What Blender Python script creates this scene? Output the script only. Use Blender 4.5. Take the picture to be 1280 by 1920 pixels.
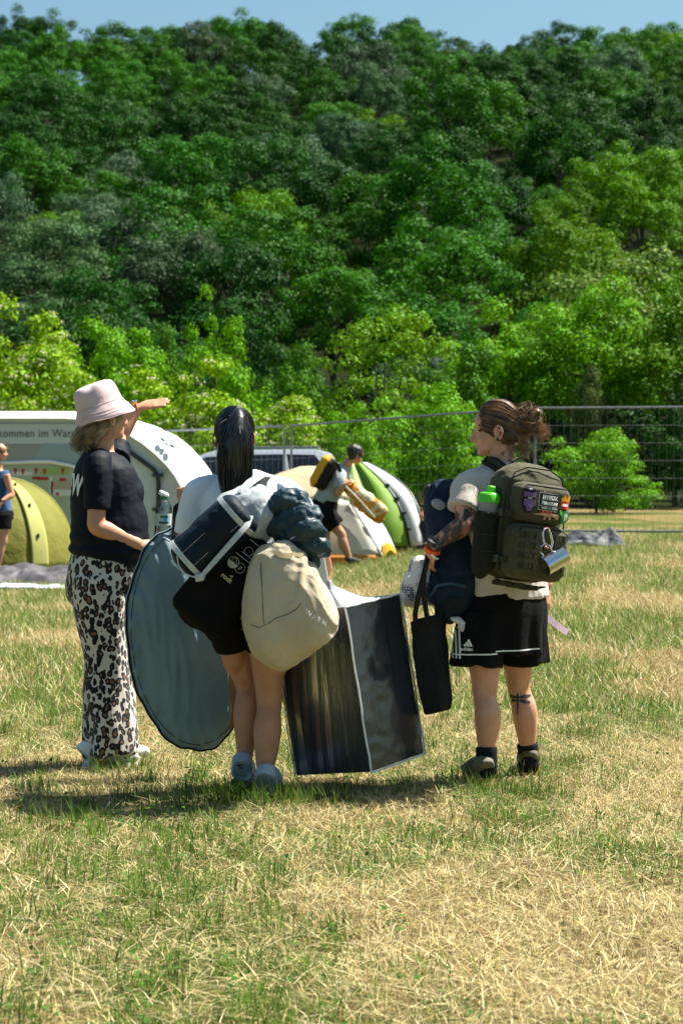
import bpy, bmesh, math, random
import numpy as np
from mathutils import Vector, Matrix
from mathutils.bvhtree import BVHTree

for _o in list(bpy.data.objects):
    bpy.data.objects.remove(_o)
SC = bpy.context.scene
COL = SC.collection

# ------------------------------------------------------------------ camera
F, HZ, CH = 4000.0, 880.0, 1.38          # focal length in photo pixels, horizon row, camera height (m)
cam_d = bpy.data.cameras.new('camera')
cam_d.sensor_fit = 'AUTO'
cam_d.sensor_width = 36.0
cam_d.lens = 36.0 * F / 1920.0
cam_d.shift_y = (HZ - 960.0) / 1920.0
cam_d.clip_start, cam_d.clip_end = 0.1, 3000.0
cam_d.dof.use_dof = True
cam_d.dof.focus_distance = 9.2
cam_d.dof.aperture_fstop = 6.5
cam = bpy.data.objects.new('camera', cam_d)
COL.objects.link(cam)
cam.location = (0, 0, CH)
cam.rotation_euler = (math.radians(90), 0, 0)
SC.camera = cam

# ------------------------------------------------------------------ sky, sun, exposure
SUN = Vector((0.80, 0.36, 1.40)).normalized()      # direction towards the sun
w = bpy.data.worlds.new('World'); SC.world = w; w.use_nodes = True
nt = w.node_tree
bg = nt.nodes['Background']
sky = nt.nodes.new('ShaderNodeTexSky'); sky.sky_type = 'NISHITA'; sky.sun_disc = False
sky.sun_elevation = math.asin(SUN.z)
sky.sun_rotation = math.atan2(SUN.x, SUN.y)
sky.air_density = 1.0; sky.dust_density = 2.0; sky.ozone_density = 1.0
tint = nt.nodes.new('ShaderNodeMix'); tint.data_type = 'RGBA'; tint.blend_type = 'MULTIPLY'; tint.inputs[0].default_value = 1.0
tint.inputs[7].default_value = (0.84, 1.06, 1.04, 1)      # slightly cyan grade of the whole sky, as in the photograph
nt.links.new(sky.outputs[0], tint.inputs[6]); nt.links.new(tint.outputs[2], bg.inputs[0]); bg.inputs[1].default_value = 0.05
sd = bpy.data.lights.new('sun', 'SUN'); sd.energy = 5.0; sd.angle = math.radians(0.5); sd.color = (1.0, 0.94, 0.84)
sun = bpy.data.objects.new('sun', sd); COL.objects.link(sun)
sun.rotation_euler = SUN.to_track_quat('Z', 'Y').to_euler()
sun.location = (20, 10, 40)
SC.view_settings.view_transform = 'Standard'; SC.view_settings.look = 'None'
SC.view_settings.exposure = 1.4; SC.view_settings.gamma = 1.0
SC.view_settings.use_curve_mapping = False
SC.cycles.use_denoising = True
SC.cycles.max_bounces = 8; SC.cycles.transparent_max_bounces = 12
SC.cycles.transmission_bounces = 8; SC.cycles.diffuse_bounces = 2

# ------------------------------------------------------------------ helpers
def P(px, py, d):
    """photo pixel at depth d -> world point"""
    return Vector(((px - 640.0) / F * d, d, CH - (py - HZ) / F * d))

def smooth01(t):
    t = np.clip(t, 0, 1); return t * t * (3 - 2 * t)

_pr = np.random.RandomState(7).permutation(256); _PERM = np.concatenate([_pr, _pr, _pr])
_G = np.random.RandomState(11).normal(size=(256, 3)); _G /= np.linalg.norm(_G, axis=1)[:, None]
def perlin(p):
    p = np.asarray(p, float)
    i = np.floor(p).astype(int); f = p - i; i &= 255
    u = f * f * f * (f * (f * 6 - 15) + 10)
    r = 0
    for dx in (0, 1):
        wx = u[:, 0] if dx else 1 - u[:, 0]
        for dy in (0, 1):
            wy = u[:, 1] if dy else 1 - u[:, 1]
            for dz in (0, 1):
                wz = u[:, 2] if dz else 1 - u[:, 2]
                h = _PERM[_PERM[_PERM[(i[:, 0] + dx) & 255] + ((i[:, 1] + dy) & 255)] + ((i[:, 2] + dz) & 255)]
                r = r + wx * wy * wz * np.einsum('ij,ij->i', _G[h], f - np.array((dx, dy, dz)))
    return r * 1.5
def fbm(p, o=3):
    p = np.asarray(p, float); r = 0; a = 1.0
    for k in range(o):
        r = r + a * perlin(p * 2 ** k + 17.3 * k); a *= 0.5
    return r

def gz(x, y):
    """height of the meadow"""
    x = np.asarray(x, float); y = np.asarray(y, float)
    s = smooth01((y - 12) / 18.0)
    a = 0.11 + 0.23 * smooth01((x + 0.2) / 1.8) - 0.12 * smooth01((-x - 0.8) / 2.2)
    return s * a + np.clip(y - 31, 0, 60) * 0.006
def gzf(x, y): return float(gz(np.array([x]), np.array([y]))[0])

# ---- materials
MATS = {}
def mat(name, col, rough=0.8, spec=0.3, col2=None, nscale=8.0, bump=0.0, bscale=60.0, metal=0.0, sheen=0.0,
        sss=0.0, trans=0.0, stretch=(1, 1, 1), mixlo=0.4, mixhi=0.6, transl=0.0, coat=0.0, bdist=0.004):
    if name in MATS: return MATS[name]
    m = bpy.data.materials.new(name); m.use_nodes = True; MATS[name] = m
    t = m.node_tree; n = t.nodes; L = t.links
    b = n['Principled BSDF']
    b.inputs['Base Color'].default_value = (*col, 1)
    b.inputs['Roughness'].default_value = rough
    b.inputs['Specular IOR Level'].default_value = spec
    b.inputs['Metallic'].default_value = metal
    b.inputs['Sheen Weight'].default_value = sheen
    b.inputs['Coat Weight'].default_value = coat
    if sss:
        b.inputs['Subsurface Weight'].default_value = sss
        b.inputs['Subsurface Radius'].default_value = (0.012, 0.004, 0.002)
        b.inputs['Subsurface Scale'].default_value = 1.0
    if trans: b.inputs['Transmission Weight'].default_value = trans
    tc = n.new('ShaderNodeTexCoord'); mp = n.new('ShaderNodeMapping')
    mp.inputs['Scale'].default_value = stretch
    L.new(tc.outputs['Object'], mp.inputs['Vector'])
    if col2 is not None:
        nz = n.new('ShaderNodeTexNoise'); nz.inputs['Scale'].default_value = nscale; nz.inputs['Detail'].default_value = 5
        L.new(mp.outputs[0], nz.inputs['Vector'])
        r = n.new('ShaderNodeValToRGB'); r.color_ramp.elements[0].position = mixlo; r.color_ramp.elements[1].position = mixhi
        r.color_ramp.elements[0].color = (*col, 1); r.color_ramp.elements[1].color = (*col2, 1)
        L.new(nz.outputs['Fac'], r.inputs[0]); L.new(r.outputs[0], b.inputs['Base Color'])
    if bump:
        nb = n.new('ShaderNodeTexNoise'); nb.inputs['Scale'].default_value = bscale; nb.inputs['Detail'].default_value = 4
        L.new(mp.outputs[0], nb.inputs['Vector'])
        bp = n.new('ShaderNodeBump'); bp.inputs['Strength'].default_value = bump; bp.inputs['Distance'].default_value = bdist
        L.new(nb.outputs['Fac'], bp.inputs['Height']); L.new(bp.outputs[0], b.inputs['Normal'])
    if transl:
        tr = n.new('ShaderNodeBsdfTranslucent'); mx = n.new('ShaderNodeMixShader'); mx.inputs[0].default_value = transl
        src = b.inputs['Base Color'].links[0].from_socket if b.inputs['Base Color'].is_linked else None
        if src: L.new(src, tr.inputs['Color'])
        else: tr.inputs['Color'].default_value = (*col, 1)
        L.new(b.outputs[0], mx.inputs[1]); L.new(tr.outputs[0], mx.inputs[2])
        L.new(mx.outputs[0], n['Material Output'].inputs['Surface'])
    return m

# ---- objects
def link(o): COL.objects.link(o); return o
def tag(o, label=None, cat=None, group=None, kind=None):
    if label: o['label'] = label
    if cat: o['category'] = cat
    if group: o['group'] = group
    if kind: o['kind'] = kind
    return o
def thing(name, loc, label, cat, group=None):
    e = bpy.data.objects.new(name, None); link(e)
    e.location = loc; e.empty_display_size = 0.1
    tag(e, label, cat, group); e['_loc'] = 1
    del e['_loc']
    return e
def add(name, me, m=None, parent=None, smooth=True):
    """link mesh data whose vertices are in world space (or in the parent's space for local things)"""
    o = bpy.data.objects.new(name, me); link(o)
    if m is not None and len(me.materials) == 0: me.materials.append(m)
    if smooth and len(me.polygons): me.polygons.foreach_set('use_smooth', np.ones(len(me.polygons), bool))
    if parent is not None:
        o.parent = parent
        mw = Matrix.LocRotScale(parent.location, parent.rotation_euler, parent.scale)
        pp = parent.parent
        if pp is not None: mw = Matrix.LocRotScale(pp.location, pp.rotation_euler, pp.scale) @ parent.matrix_parent_inverse @ mw
        o.matrix_parent_inverse = mw.inverted()
    return o

def np_mesh(name, verts, faces_flat, nper):
    me = bpy.data.meshes.new(name)
    verts = np.asarray(verts, np.float32); faces_flat = np.asarray(faces_flat, np.int32)
    nf = len(faces_flat) // nper
    me.vertices.add(len(verts)); me.vertices.foreach_set('co', verts.ravel())
    me.loops.add(len(faces_flat)); me.loops.foreach_set('vertex_index', faces_flat)
    me.polygons.add(nf); me.polygons.foreach_set('loop_start', np.arange(nf, dtype=np.int32) * nper)
    me.update(calc_edges=True)
    return me
def vcol(me, name, cols):
    a = me.color_attributes.new(name, 'FLOAT_COLOR', 'POINT')
    c = np.ones((len(cols), 4), np.float32); c[:, :cols.shape[1]] = cols
    a.data.foreach_set('color', c.ravel())

def orth(t, side):
    t = t.normalized(); s = Vector(side); s = s - t * s.dot(t)
    if s.length < 1e-5:
        s = Vector((1, 0, 0)) - t * t.x
        if s.length < 1e-3: s = Vector((0, 1, 0)) - t * t.y
    s.normalize(); return s, t.cross(s).normalized()

class MB:
    """collects shapes into one mesh"""
    def __init__(self): self.v = []; self.f = []
    def raw(self, vs, fs):
        b = len(self.v); self.v += [Vector(p) for p in vs]; self.f += [tuple(i + b for i in f) for f in fs]; return self
    def loft(self, pts, rad, side=(1, 0, 0), n=16, cap=True, tang=None, power=2.0):
        pts = [Vector(p) for p in pts]; k = len(pts); rings = []
        for i in range(k):
            t = (pts[min(i + 1, k - 1)] - pts[max(i - 1, 0)])
            if tang is not None: t = Vector(tang)
            s, u = orth(t, side)
            r = rad[i]; rx, ry = (r, r) if not isinstance(r, (tuple, list)) else r
            ring = []
            for j in range(n):
                a = 2 * math.pi * j / n; c, q = math.cos(a), math.sin(a)
                if power != 2.0:
                    c = math.copysign(abs(c) ** (2 / power), c); q = math.copysign(abs(q) ** (2 / power), q)
                ring.append(pts[i] + s * (rx * c) + u * (ry * q))
            rings.append(ring)
        b = len(self.v)
        for r in rings: self.v += r
        for i in range(k - 1):
            for j in range(n):
                j2 = (j + 1) % n
                self.f.append((b + i * n + j, b + i * n + j2, b + (i + 1) * n + j2, b + (i + 1) * n + j))
        if cap:
            self.f.append(tuple(b + j for j in range(n))[::-1])
            self.f.append(tuple(b + (k - 1) * n + j for j in range(n)))
        return self
    def sloft(self, pts, rad, side=(1, 0, 0), n=16, sub=4, power=2.0, cap=True):
        """loft along a smooth (Catmull-Rom) path"""
        pts = [Vector(p) for p in pts]; rr = [(r, r) if not isinstance(r, (tuple, list)) else tuple(r) for r in rad]
        P2, R2 = [], []
        k = len(pts)
        for i in range(k - 1):
            p0, p1, p2, p3 = pts[max(i - 1, 0)], pts[i], pts[i + 1], pts[min(i + 2, k - 1)]
            q0, q1, q2, q3 = rr[max(i - 1, 0)], rr[i], rr[i + 1], rr[min(i + 2, k - 1)]
            for s in range(sub):
                t = s / sub
                h = (-t**3 + 2*t*t - t) / 2, (3*t**3 - 5*t*t + 2) / 2, (-3*t**3 + 4*t*t + t) / 2, (t**3 - t*t) / 2
                P2.append(p0 * h[0] + p1 * h[1] + p2 * h[2] + p3 * h[3])
                R2.append(tuple(max(1e-4, q0[c] * h[0] + q1[c] * h[1] + q2[c] * h[2] + q3[c] * h[3]) for c in (0, 1)))
        P2.append(pts[-1]); R2.append(rr[-1])
        return self.loft(P2, R2, side, n, cap, power=power)
    def ell(self, c, r, X=(1, 0, 0), Z=(0, 0, 1), n=16, m=10):
        c = Vector(c); r = (r, r, r) if not isinstance(r, (tuple, list)) else r
        X = Vector(X).normalized(); Z = Vector(Z); Z = (Z - X * Z.dot(X)).normalized(); Y = Z.cross(X)
        b = len(self.v)
        self.v.append(c - Z * r[2])
        for i in range(1, m):
            ph = -math.pi / 2 + math.pi * i / m
            for j in range(n):
                a = 2 * math.pi * j / n
                self.v.append(c + X * (r[0] * math.cos(ph) * math.cos(a)) + Y * (r[1] * math.cos(ph) * math.sin(a)) + Z * (r[2] * math.sin(ph)))
        self.v.append(c + Z * r[2])
        for j in range(n): self.f.append((b, b + 1 + (j + 1) % n, b + 1 + j))
        for i in range(m - 2):
            for j in range(n):
                q = b + 1 + i * n; j2 = (j + 1) % n
                self.f.append((q + j, q + j2, q + n + j2, q + n + j))
        t = b + 1 + (m - 1) * n; q = b + 1 + (m - 2) * n
        for j in range(n): self.f.append((q + j, q + (j + 1) % n, t))
        return self
    def box(self, c, size, X=(1, 0, 0), Z=(0, 0, 1), taper=1.0):
        c = Vector(c); X = Vector(X).normalized(); Z = Vector(Z); Z = (Z - X * Z.dot(X)).normalized(); Y = Z.cross(X)
        sx, sy, sz = (s / 2 for s in size); vs = []
        for k in (-1, 1):
            q = taper if k > 0 else 1.0
            for i, j in ((-1, -1), (1, -1), (1, 1), (-1, 1)):
                vs.append(c + X * (sx * i * q) + Y * (sy * j * q) + Z * (sz * k))
        return self.raw(vs, [(3, 2, 1, 0), (4, 5, 6, 7), (0, 1, 5, 4), (1, 2, 6, 5), (2, 3, 7, 6), (3, 0, 4, 7)])
    def rbox(self, c, size, X=(1, 0, 0), Z=(0, 0, 1), r=0.02, n=24, power=5.0, layers=6):
        """soft box: superellipse section lofted along Z with rounded ends"""
        c = Vector(c); X = Vector(X).normalized(); Z = Vector(Z); Z = (Z - X * Z.dot(X)).normalized()
        sx, sy, sz = (s / 2 for s in size); pts, rad = [], []
        prof = [(0, -r * 1.4), (0.3, -r * .45), (1, 0)]
        for a, ins in prof: pts.append(c - Z * (sz - r * a)); rad.append((sx + ins, sy + ins))
        for k in range(1, layers): pts.append(c + Z * (-sz + r + (2 * sz - 2 * r) * k / layers)); rad.append((sx, sy))
        for a, ins in prof[::-1]: pts.append(c + Z * (sz - r * a)); rad.append((sx + ins, sy + ins))
        return self.loft(pts, rad, X, n, True, tang=Z, power=power)
    def tube(self, pts, r, n=8, closed=False):
        pts = [Vector(p) for p in pts]
        if closed:
            k = len(pts); b = len(self.v); up = Vector((0.13, 0.21, 0.97))
            cen = sum(pts, Vector()) / k
            for i in range(k):
                t = (pts[(i + 1) % k] - pts[i - 1]).normalized(); s, u = orth(t, pts[i] - cen)
                for j in range(n):
                    a = 2 * math.pi * j / n; self.v.append(pts[i] + s * (r * math.cos(a)) + u * (r * math.sin(a)))
            for i in range(k):
                i2 = (i + 1) % k
                for j in range(n):
                    j2 = (j + 1) % n; self.f.append((b + i * n + j, b + i * n + j2, b + i2 * n + j2, b + i2 * n + j))
            return self
        rr = r if isinstance(r, (list, tuple)) else [r] * len(pts)
        return self.loft(pts, list(rr), (0.31, 0.2, 0.93), n)
    def ribbon(self, pts, width, normal, thick=0.003):
        """flat strap following pts; normal = outward direction (one or per point)"""
        pts = [Vector(p) for p in pts]; k = len(pts); b = len(self.v)
        for i in range(k):
            t = (pts[min(i + 1, k - 1)] - pts[max(i - 1, 0)]).normalized()
            nn = Vector(normal[i] if isinstance(normal, list) else normal); nn = (nn - t * nn.dot(t)).normalized(); s = t.cross(nn)
            wd = width[i] if isinstance(width, (list, tuple)) else width
            for a, c in ((-1, 0), (1, 0), (1, 1), (-1, 1)): self.v.append(pts[i] + s * (a * wd / 2) + nn * (c * thick))
        for i in range(k - 1):
            for j in range(4):
                j2 = (j + 1) % 4; self.f.append((b + i * 4 + j, b + i * 4 + j2, b + i * 4 + 4 + j2, b + i * 4 + 4 + j))
        self.f.append((b + 3, b + 2, b + 1, b)); e = b + (k - 1) * 4; self.f.append((e, e + 1, e + 2, e + 3))
        return self
    def prism(self, poly, normal, thick):
        """polygon of world points extruded along normal"""
        poly = [Vector(p) for p in poly]; n = Vector(normal).normalized() * thick; k = len(poly)
        return self.raw(poly + [p + n for p in poly], [tuple(range(k))[::-1], tuple(range(k, 2 * k))] + [(i, (i + 1) % k, k + (i + 1) % k, k + i) for i in range(k)])
    def mesh(self, name='m', fixn=True):
        me = bpy.data.meshes.new(name); me.from_pydata([tuple(p) for p in self.v], [], self.f); me.update()
        if fixn:
            bm = bmesh.new(); bm.from_mesh(me); bmesh.ops.recalc_face_normals(bm, faces=bm.faces); bm.to_mesh(me); bm.free()
        return me
    def build(self, name, m, parent=None, smooth=True, bevel=0.0):
        me = self.mesh(name)
        if bevel:
            bm = bmesh.new(); bm.from_mesh(me)
            es = [e for e in bm.edges if len(e.link_faces) == 2 and e.calc_face_angle(0) > 0.6]
            bmesh.ops.bevel(bm, geom=es, offset=bevel, segments=2, affect='EDGES', profile=0.6); bm.to_mesh(me); bm.free()
        o = add(name, me, m, parent, smooth)
        if smooth: autosmooth(o)
        return o

def autosmooth(o, ang=0.7):
    me = o.data; bm = bmesh.new(); bm.from_mesh(me)
    for e in bm.edges: e.smooth = not (len(e.link_faces) == 2 and e.calc_face_angle(0) > ang)
    bm.to_mesh(me); bm.free()

def remesh(mb, voxel=0.006, it=4, disp=None, name='m', fac=0.5):
    """voxel union of overlapping shapes -> one continuous smooth surface; disp(co, no) -> co"""
    me = mb.mesh(name); o = bpy.data.objects.new('tmp', me); link(o)
    r = o.modifiers.new('r', 'REMESH'); r.mode = 'VOXEL'; r.voxel_size = voxel; r.adaptivity = 0
    if it:
        s = o.modifiers.new('s', 'SMOOTH'); s.factor = fac; s.iterations = it
    dg = bpy.context.evaluated_depsgraph_get(); dg.update()
    out = bpy.data.meshes.new_from_object(o.evaluated_get(dg)); out.name = name
    bpy.data.objects.remove(o); bpy.data.meshes.remove(me)
    out.materials.clear()
    if disp is not None:
        n = len(out.vertices); co = np.empty(n * 3, np.float32); no = np.empty(n * 3, np.float32)
        out.vertices.foreach_get('co', co); out.vertex_normals.foreach_get('vector', no)
        co = disp(co.reshape(-1, 3).astype(float), no.reshape(-1, 3).astype(float))
        out.vertices.foreach_set('co', np.asarray(co, np.float32).ravel()); out.update()
    return out
def folds(amp=0.006, freq=(9, 9, 9), seed=0.0, ridge=True, warp=0.5, amp2=0.0):
    fr = np.array(freq, float)
    def d(co, no):
        p = co * fr + seed
        p = p + warp * np.stack([perlin(p * .6 + 5), perlin(p * .6 + 9), perlin(p * .6 + 13)], 1)
        h = perlin(p)
        if ridge: h = (1 - 2.2 * np.abs(h)); 
        h2 = perlin(p * 2.3 + 31)
        if ridge: h2 = 1 - 2.2 * np.abs(h2)
        return co + no * (amp * (0.7 * h + 0.3 * h2))[:, None] + (no * (amp2 * perlin(co * fr * .4 + seed + 3))[:, None] if amp2 else 0)
    return d
def bvh_of(o):
    me = o.data; return BVHTree.FromPolygons([v.co.copy() for v in me.vertices], [tuple(p.vertices) for p in me.polygons])
def flat_mesh(polys, maxe):
    """2D polygons -> triangulated, subdivided 2D mesh (verts, faces)"""
    bm = bmesh.new()
    for poly in polys:
        vs = [bm.verts.new((p[0], p[1], 0)) for p in poly]
        try: bm.faces.new(vs)
        except Exception: pass
    bmesh.ops.triangulate(bm, faces=bm.faces)
    for _ in range(6):
        es = [e for e in bm.edges if e.calc_length() > maxe]
        if not es: break
        bmesh.ops.subdivide_edges(bm, edges=es, cuts=1); bmesh.ops.triangulate(bm, faces=bm.faces)
    bm.verts.ensure_lookup_table(); bm.verts.index_update()
    v = [(q.co.x, q.co.y) for q in bm.verts]; f = [tuple(q.index for q in fc.verts) for fc in bm.faces]; bm.free(); return v, f
def text2d(s, size=1.0, maxe=None, bold=0.0, align='LEFT', spacing=1.0):
    c = bpy.data.curves.new('t', 'FONT'); c.body = s; c.size = size; c.align_x = align; c.offset = bold; c.space_character = spacing
    c.resolution_u = 3
    o = bpy.data.objects.new('t', c); link(o)
    dg = bpy.context.evaluated_depsgraph_get(); dg.update()
    me = bpy.data.meshes.new_from_object(o.evaluated_get(dg))
    bpy.data.objects.remove(o); bpy.data.curves.remove(c)
    bm = bmesh.new(); bm.from_mesh(me); bpy.data.meshes.remove(me)
    bmesh.ops.triangulate(bm, faces=bm.faces)
    if maxe:
        for _ in range(5):
            es = [e for e in bm.edges if e.calc_length() > maxe]
            if not es: break
            bmesh.ops.subdivide_edges(bm, edges=es, cuts=1); bmesh.ops.triangulate(bm, faces=bm.faces)
    bm.verts.index_update()
    v = [(q.co.x, q.co.y) for q in bm.verts]; f = [tuple(q.index for q in fc.verts) for fc in bm.faces]; bm.free(); return v, f
def on_plane(name, vf, O, X, Y, m, parent, lift=0.002):
    """flat print laid on a plane"""
    O, X, Y = Vector(O), Vector(X), Vector(Y); n = X.cross(Y).normalized() * lift
    mb = MB(); mb.raw([O + X * a + Y * b + n for a, b in vf[0]], vf[1])
    me = mb.mesh(name, False); return add(name, me, m, parent, False)
def on_surface(name, vf, O, X, Y, target_bvh, ray, m, parent, lift=0.0015):
    """flat print wrapped on a surface: points O+aX+bY are cast along ray"""
    O, X, Y, ray = Vector(O), Vector(X), Vector(Y), Vector(ray).normalized(); vs, ok = [], []
    for a, b in vf[0]:
        p = O + X * a + Y * b
        h = target_bvh.ray_cast(p - ray * 1.0, ray)
        if h[0] is None: vs.append(p); ok.append(False)
        else:
            nn = h[1] if h[1].dot(ray) < 0 else -h[1]
            vs.append(h[0] + nn * lift - ray * lift * .5); ok.append(True)
    fs = [f for f in vf[1] if all(ok[i] for i in f)]
    me = bpy.data.meshes.new(name); me.from_pydata([tuple(p) for p in vs], [], fs); me.update()
    return add(name, me, m, parent, True)
# ------------------------------------------------------------------ meadow and hillside
def attr_node(n, name):
    a = n.new('ShaderNodeAttribute'); a.attribute_name = name; return a

def green_mask(x, y):
    """where the mown meadow is green rather than straw"""
    p = np.stack([x * 0.9, y * 0.42, np.zeros_like(x)], 1)
    g = 0.36 + 1.15 * fbm(p + 3.1, 3) + 0.35 * perlin(p * 5 + 8)
    px = 640 + x / y * F; py = HZ + (CH - 0) / y * F
    g = g + 0.35 * np.exp(-((px - 60) / 130) ** 2 - ((py - 1240) / 150) ** 2)
    g = g + 0.40 * np.exp(-((px - 600) / 330) ** 2 - ((py - 1790) / 120) ** 2)
    g = g + 0.30 * np.exp(-((px - 1090) / 110) ** 2 - ((py - 1330) / 130) ** 2)
    g = g + 0.25 * np.exp(-((px - 760) / 260) ** 2 - ((py - 1560) / 60) ** 2)
    g = g - 0.35 * np.exp(-((px - 60) / 200) ** 2 - ((py - 1680) / 70) ** 2)
    g = g - 0.30 * np.exp(-((px - 950) / 260) ** 2 - ((py - 1720) / 80) ** 2)
    g = g + 0.30 * np.exp(-((py - 1080) / 60) ** 2) - 0.25 * (py < 1010)
    return np.clip(g, 0, 1)

xs = np.concatenate([np.linspace(-420, -12, 26)[:-1], np.linspace(-12, -3, 40)[:-1], np.linspace(-3, 3, 100), np.linspace(3, 12, 40)[1:], np.linspace(12, 420, 26)[1:]])
ys = np.concatenate([np.linspace(-120, 3, 14)[:-1], np.linspace(3, 14, 180), np.linspace(14, 40, 120)[1:], np.linspace(40, 125, 60)[1:]])
GX, GY = np.meshgrid(xs, ys)
gx, gy = GX.ravel(), GY.ravel()
gzv = gz(gx, gy) + 0.018 * fbm(np.stack([gx * 1.4, gy * 1.4, gx * 0], 1), 3) * (np.abs(gx) < 40)
nx, ny = len(xs), len(ys)
ii = (np.arange(ny - 1)[:, None] * nx + np.arange(nx - 1)[None, :]).ravel()
me = np_mesh('meadow', np.stack([gx, gy, gzv], 1), np.stack([ii, ii + 1, ii + nx + 1, ii + nx], 1).ravel(), 4)
gm = green_mask(gx, np.maximum(gy, 2.0))
vcol(me, 'green', np.stack([gm, gm, gm], 1))
m = bpy.data.materials.new('meadow'); m.use_nodes = True
t = m.node_tree; n = t.nodes; L = t.links; b = n['Principled BSDF']
b.inputs['Roughness'].default_value = 1.0; b.inputs['Specular IOR Level'].default_value = 0.05
tc = n.new('ShaderNodeTexCoord')
n1 = n.new('ShaderNodeTexNoise'); n1.inputs['Scale'].default_value = 30; n1.inputs['Detail'].default_value = 8; n1.inputs['Roughness'].default_value = .7
n2 = n.new('ShaderNodeTexNoise'); n2.inputs['Scale'].default_value = 5; n2.inputs['Detail'].default_value = 6
L.new(tc.outputs['Object'], n1.inputs['Vector']); L.new(tc.outputs['Object'], n2.inputs['Vector'])
r1 = n.new('ShaderNodeValToRGB'); e = r1.color_ramp.elements
e[0].position = .36; e[0].color = (.045, .032, .012, 1); e[1].position = .66; e[1].color = (.34, .26, .11, 1)
r2 = n.new('ShaderNodeValToRGB'); e = r2.color_ramp.elements
e[0].position = .32; e[0].color = (.016, .024, .005, 1); e[1].position = .7; e[1].color = (.13, .17, .035, 1)
L.new(n1.outputs['Fac'], r1.inputs[0]); L.new(n1.outputs['Fac'], r2.inputs[0])
at = attr_node(n, 'green')
mm = n.new('ShaderNodeMath'); mm.operation = 'ADD'; L.new(at.outputs['Fac'], mm.inputs[0]); L.new(n2.outputs['Fac'], mm.inputs[1])
r3 = n.new('ShaderNodeValToRGB'); e = r3.color_ramp.elements; e[0].position = .62; e[1].position = 1.0
m2 = n.new('ShaderNodeMath'); m2.operation = 'MULTIPLY'; m2.inputs[1].default_value = .9
L.new(mm.outputs[0], m2.inputs[0]); L.new(m2.outputs[0], r3.inputs[0])
mx = n.new('ShaderNodeMix'); mx.data_type = 'RGBA'
L.new(r3.outputs[0], mx.inputs[0]); L.new(r1.outputs[0], mx.inputs[6]); L.new(r2.outputs[0], mx.inputs[7])
L.new(mx.outputs[2], b.inputs['Base Color'])
bp = n.new('ShaderNodeBump'); bp.inputs['Strength'].default_value = .9; bp.inputs['Distance'].default_value = .03
L.new(n1.outputs['Fac'], bp.inputs['Height']); L.new(bp.outputs[0], b.inputs['Normal'])
tag(add('meadow', me, m), 'mown meadow of dry straw and green grass', None, None, 'structure')

HY0, HY1 = 95.0, 268.0
def hz(x, y):
    """height of the wooded hillside"""
    t = np.clip((y - HY0) / (HY1 - HY0), 0, 1)
    h = 49.0 * (t ** 0.92) + 0.6
    h = h + 1.8 * perlin(np.stack([x * .035 + 4, y * .03, x * 0], 1)) * np.clip(t * 3, 0, 1)
    h = h - 0.06 * np.maximum(y - HY1, 0)
    return h
hx, hy = np.meshgrid(np.linspace(-260, 260, 90), np.linspace(49, 420, 90)); hx, hy = hx.ravel(), hy.ravel()
hh = np.where(hy < HY0, gz(hx, hy) - .05 + .10 * np.clip((hy - 49) / 4, 0, 1), hz(hx, hy))
ii = (np.arange(89)[:, None] * 90 + np.arange(89)[None, :]).ravel()
me = np_mesh('hillside', np.stack([hx, hy, hh], 1), np.stack([ii, ii + 1, ii + 91, ii + 90], 1).ravel(), 4)
tag(add('hillside', me, mat('forest_floor', (.008, .012, .004), 1, .03, (.016, .023, .007), .6, bump=.8, bscale=1.5, bdist=.3)), 'shaded ground of the wooded hillside', None, None, 'structure')  # colour kept near black so the gaps between trees read as shade

# ------------------------------------------------------------------ trees
def leaf_mat(name, transl=0.34, rough=0.5, spec=0.35):
    m = bpy.data.materials.new(name); m.use_nodes = True; MATS[name] = m
    t = m.node_tree; n = t.nodes; L = t.links; b = n['Principled BSDF']
    oi = n.new('ShaderNodeObjectInfo'); at = attr_node(n, 'tint')
    mul = n.new('ShaderNodeMix'); mul.data_type = 'RGBA'; mul.blend_type = 'MULTIPLY'; mul.inputs[0].default_value = 1
    L.new(oi.outputs['Color'], mul.inputs[6]); L.new(at.outputs['Color'], mul.inputs[7])
    L.new(mul.outputs[2], b.inputs['Base Color'])
    b.inputs['Roughness'].default_value = rough; b.inputs['Specular IOR Level'].default_value = spec
    hs = n.new('ShaderNodeHueSaturation'); hs.inputs['Hue'].default_value = .485; hs.inputs['Saturation'].default_value = 1.1; hs.inputs['Value'].default_value = 1.25
    L.new(mul.outputs[2], hs.inputs['Color'])
    tr = n.new('ShaderNodeBsdfTranslucent'); L.new(hs.outputs[0], tr.inputs['Color'])
    mx = n.new('ShaderNodeMixShader'); mx.inputs[0].default_value = transl
    L.new(b.outputs[0], mx.inputs[1]); L.new(tr.outputs[0], mx.inputs[2]); L.new(mx.outputs[0], n['Material Output'].inputs['Surface'])
    return m
LEAF = leaf_mat('leaves', .20, .6, .10); BARK = mat('bark', (.07, .055, .04), .95, .1, (.12, .10, .08), 12, bump=.8, bscale=30, bdist=.02)
BLOSSOM = mat('blossom', (.62, .60, .40), .9, .1, transl=.3)

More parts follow.
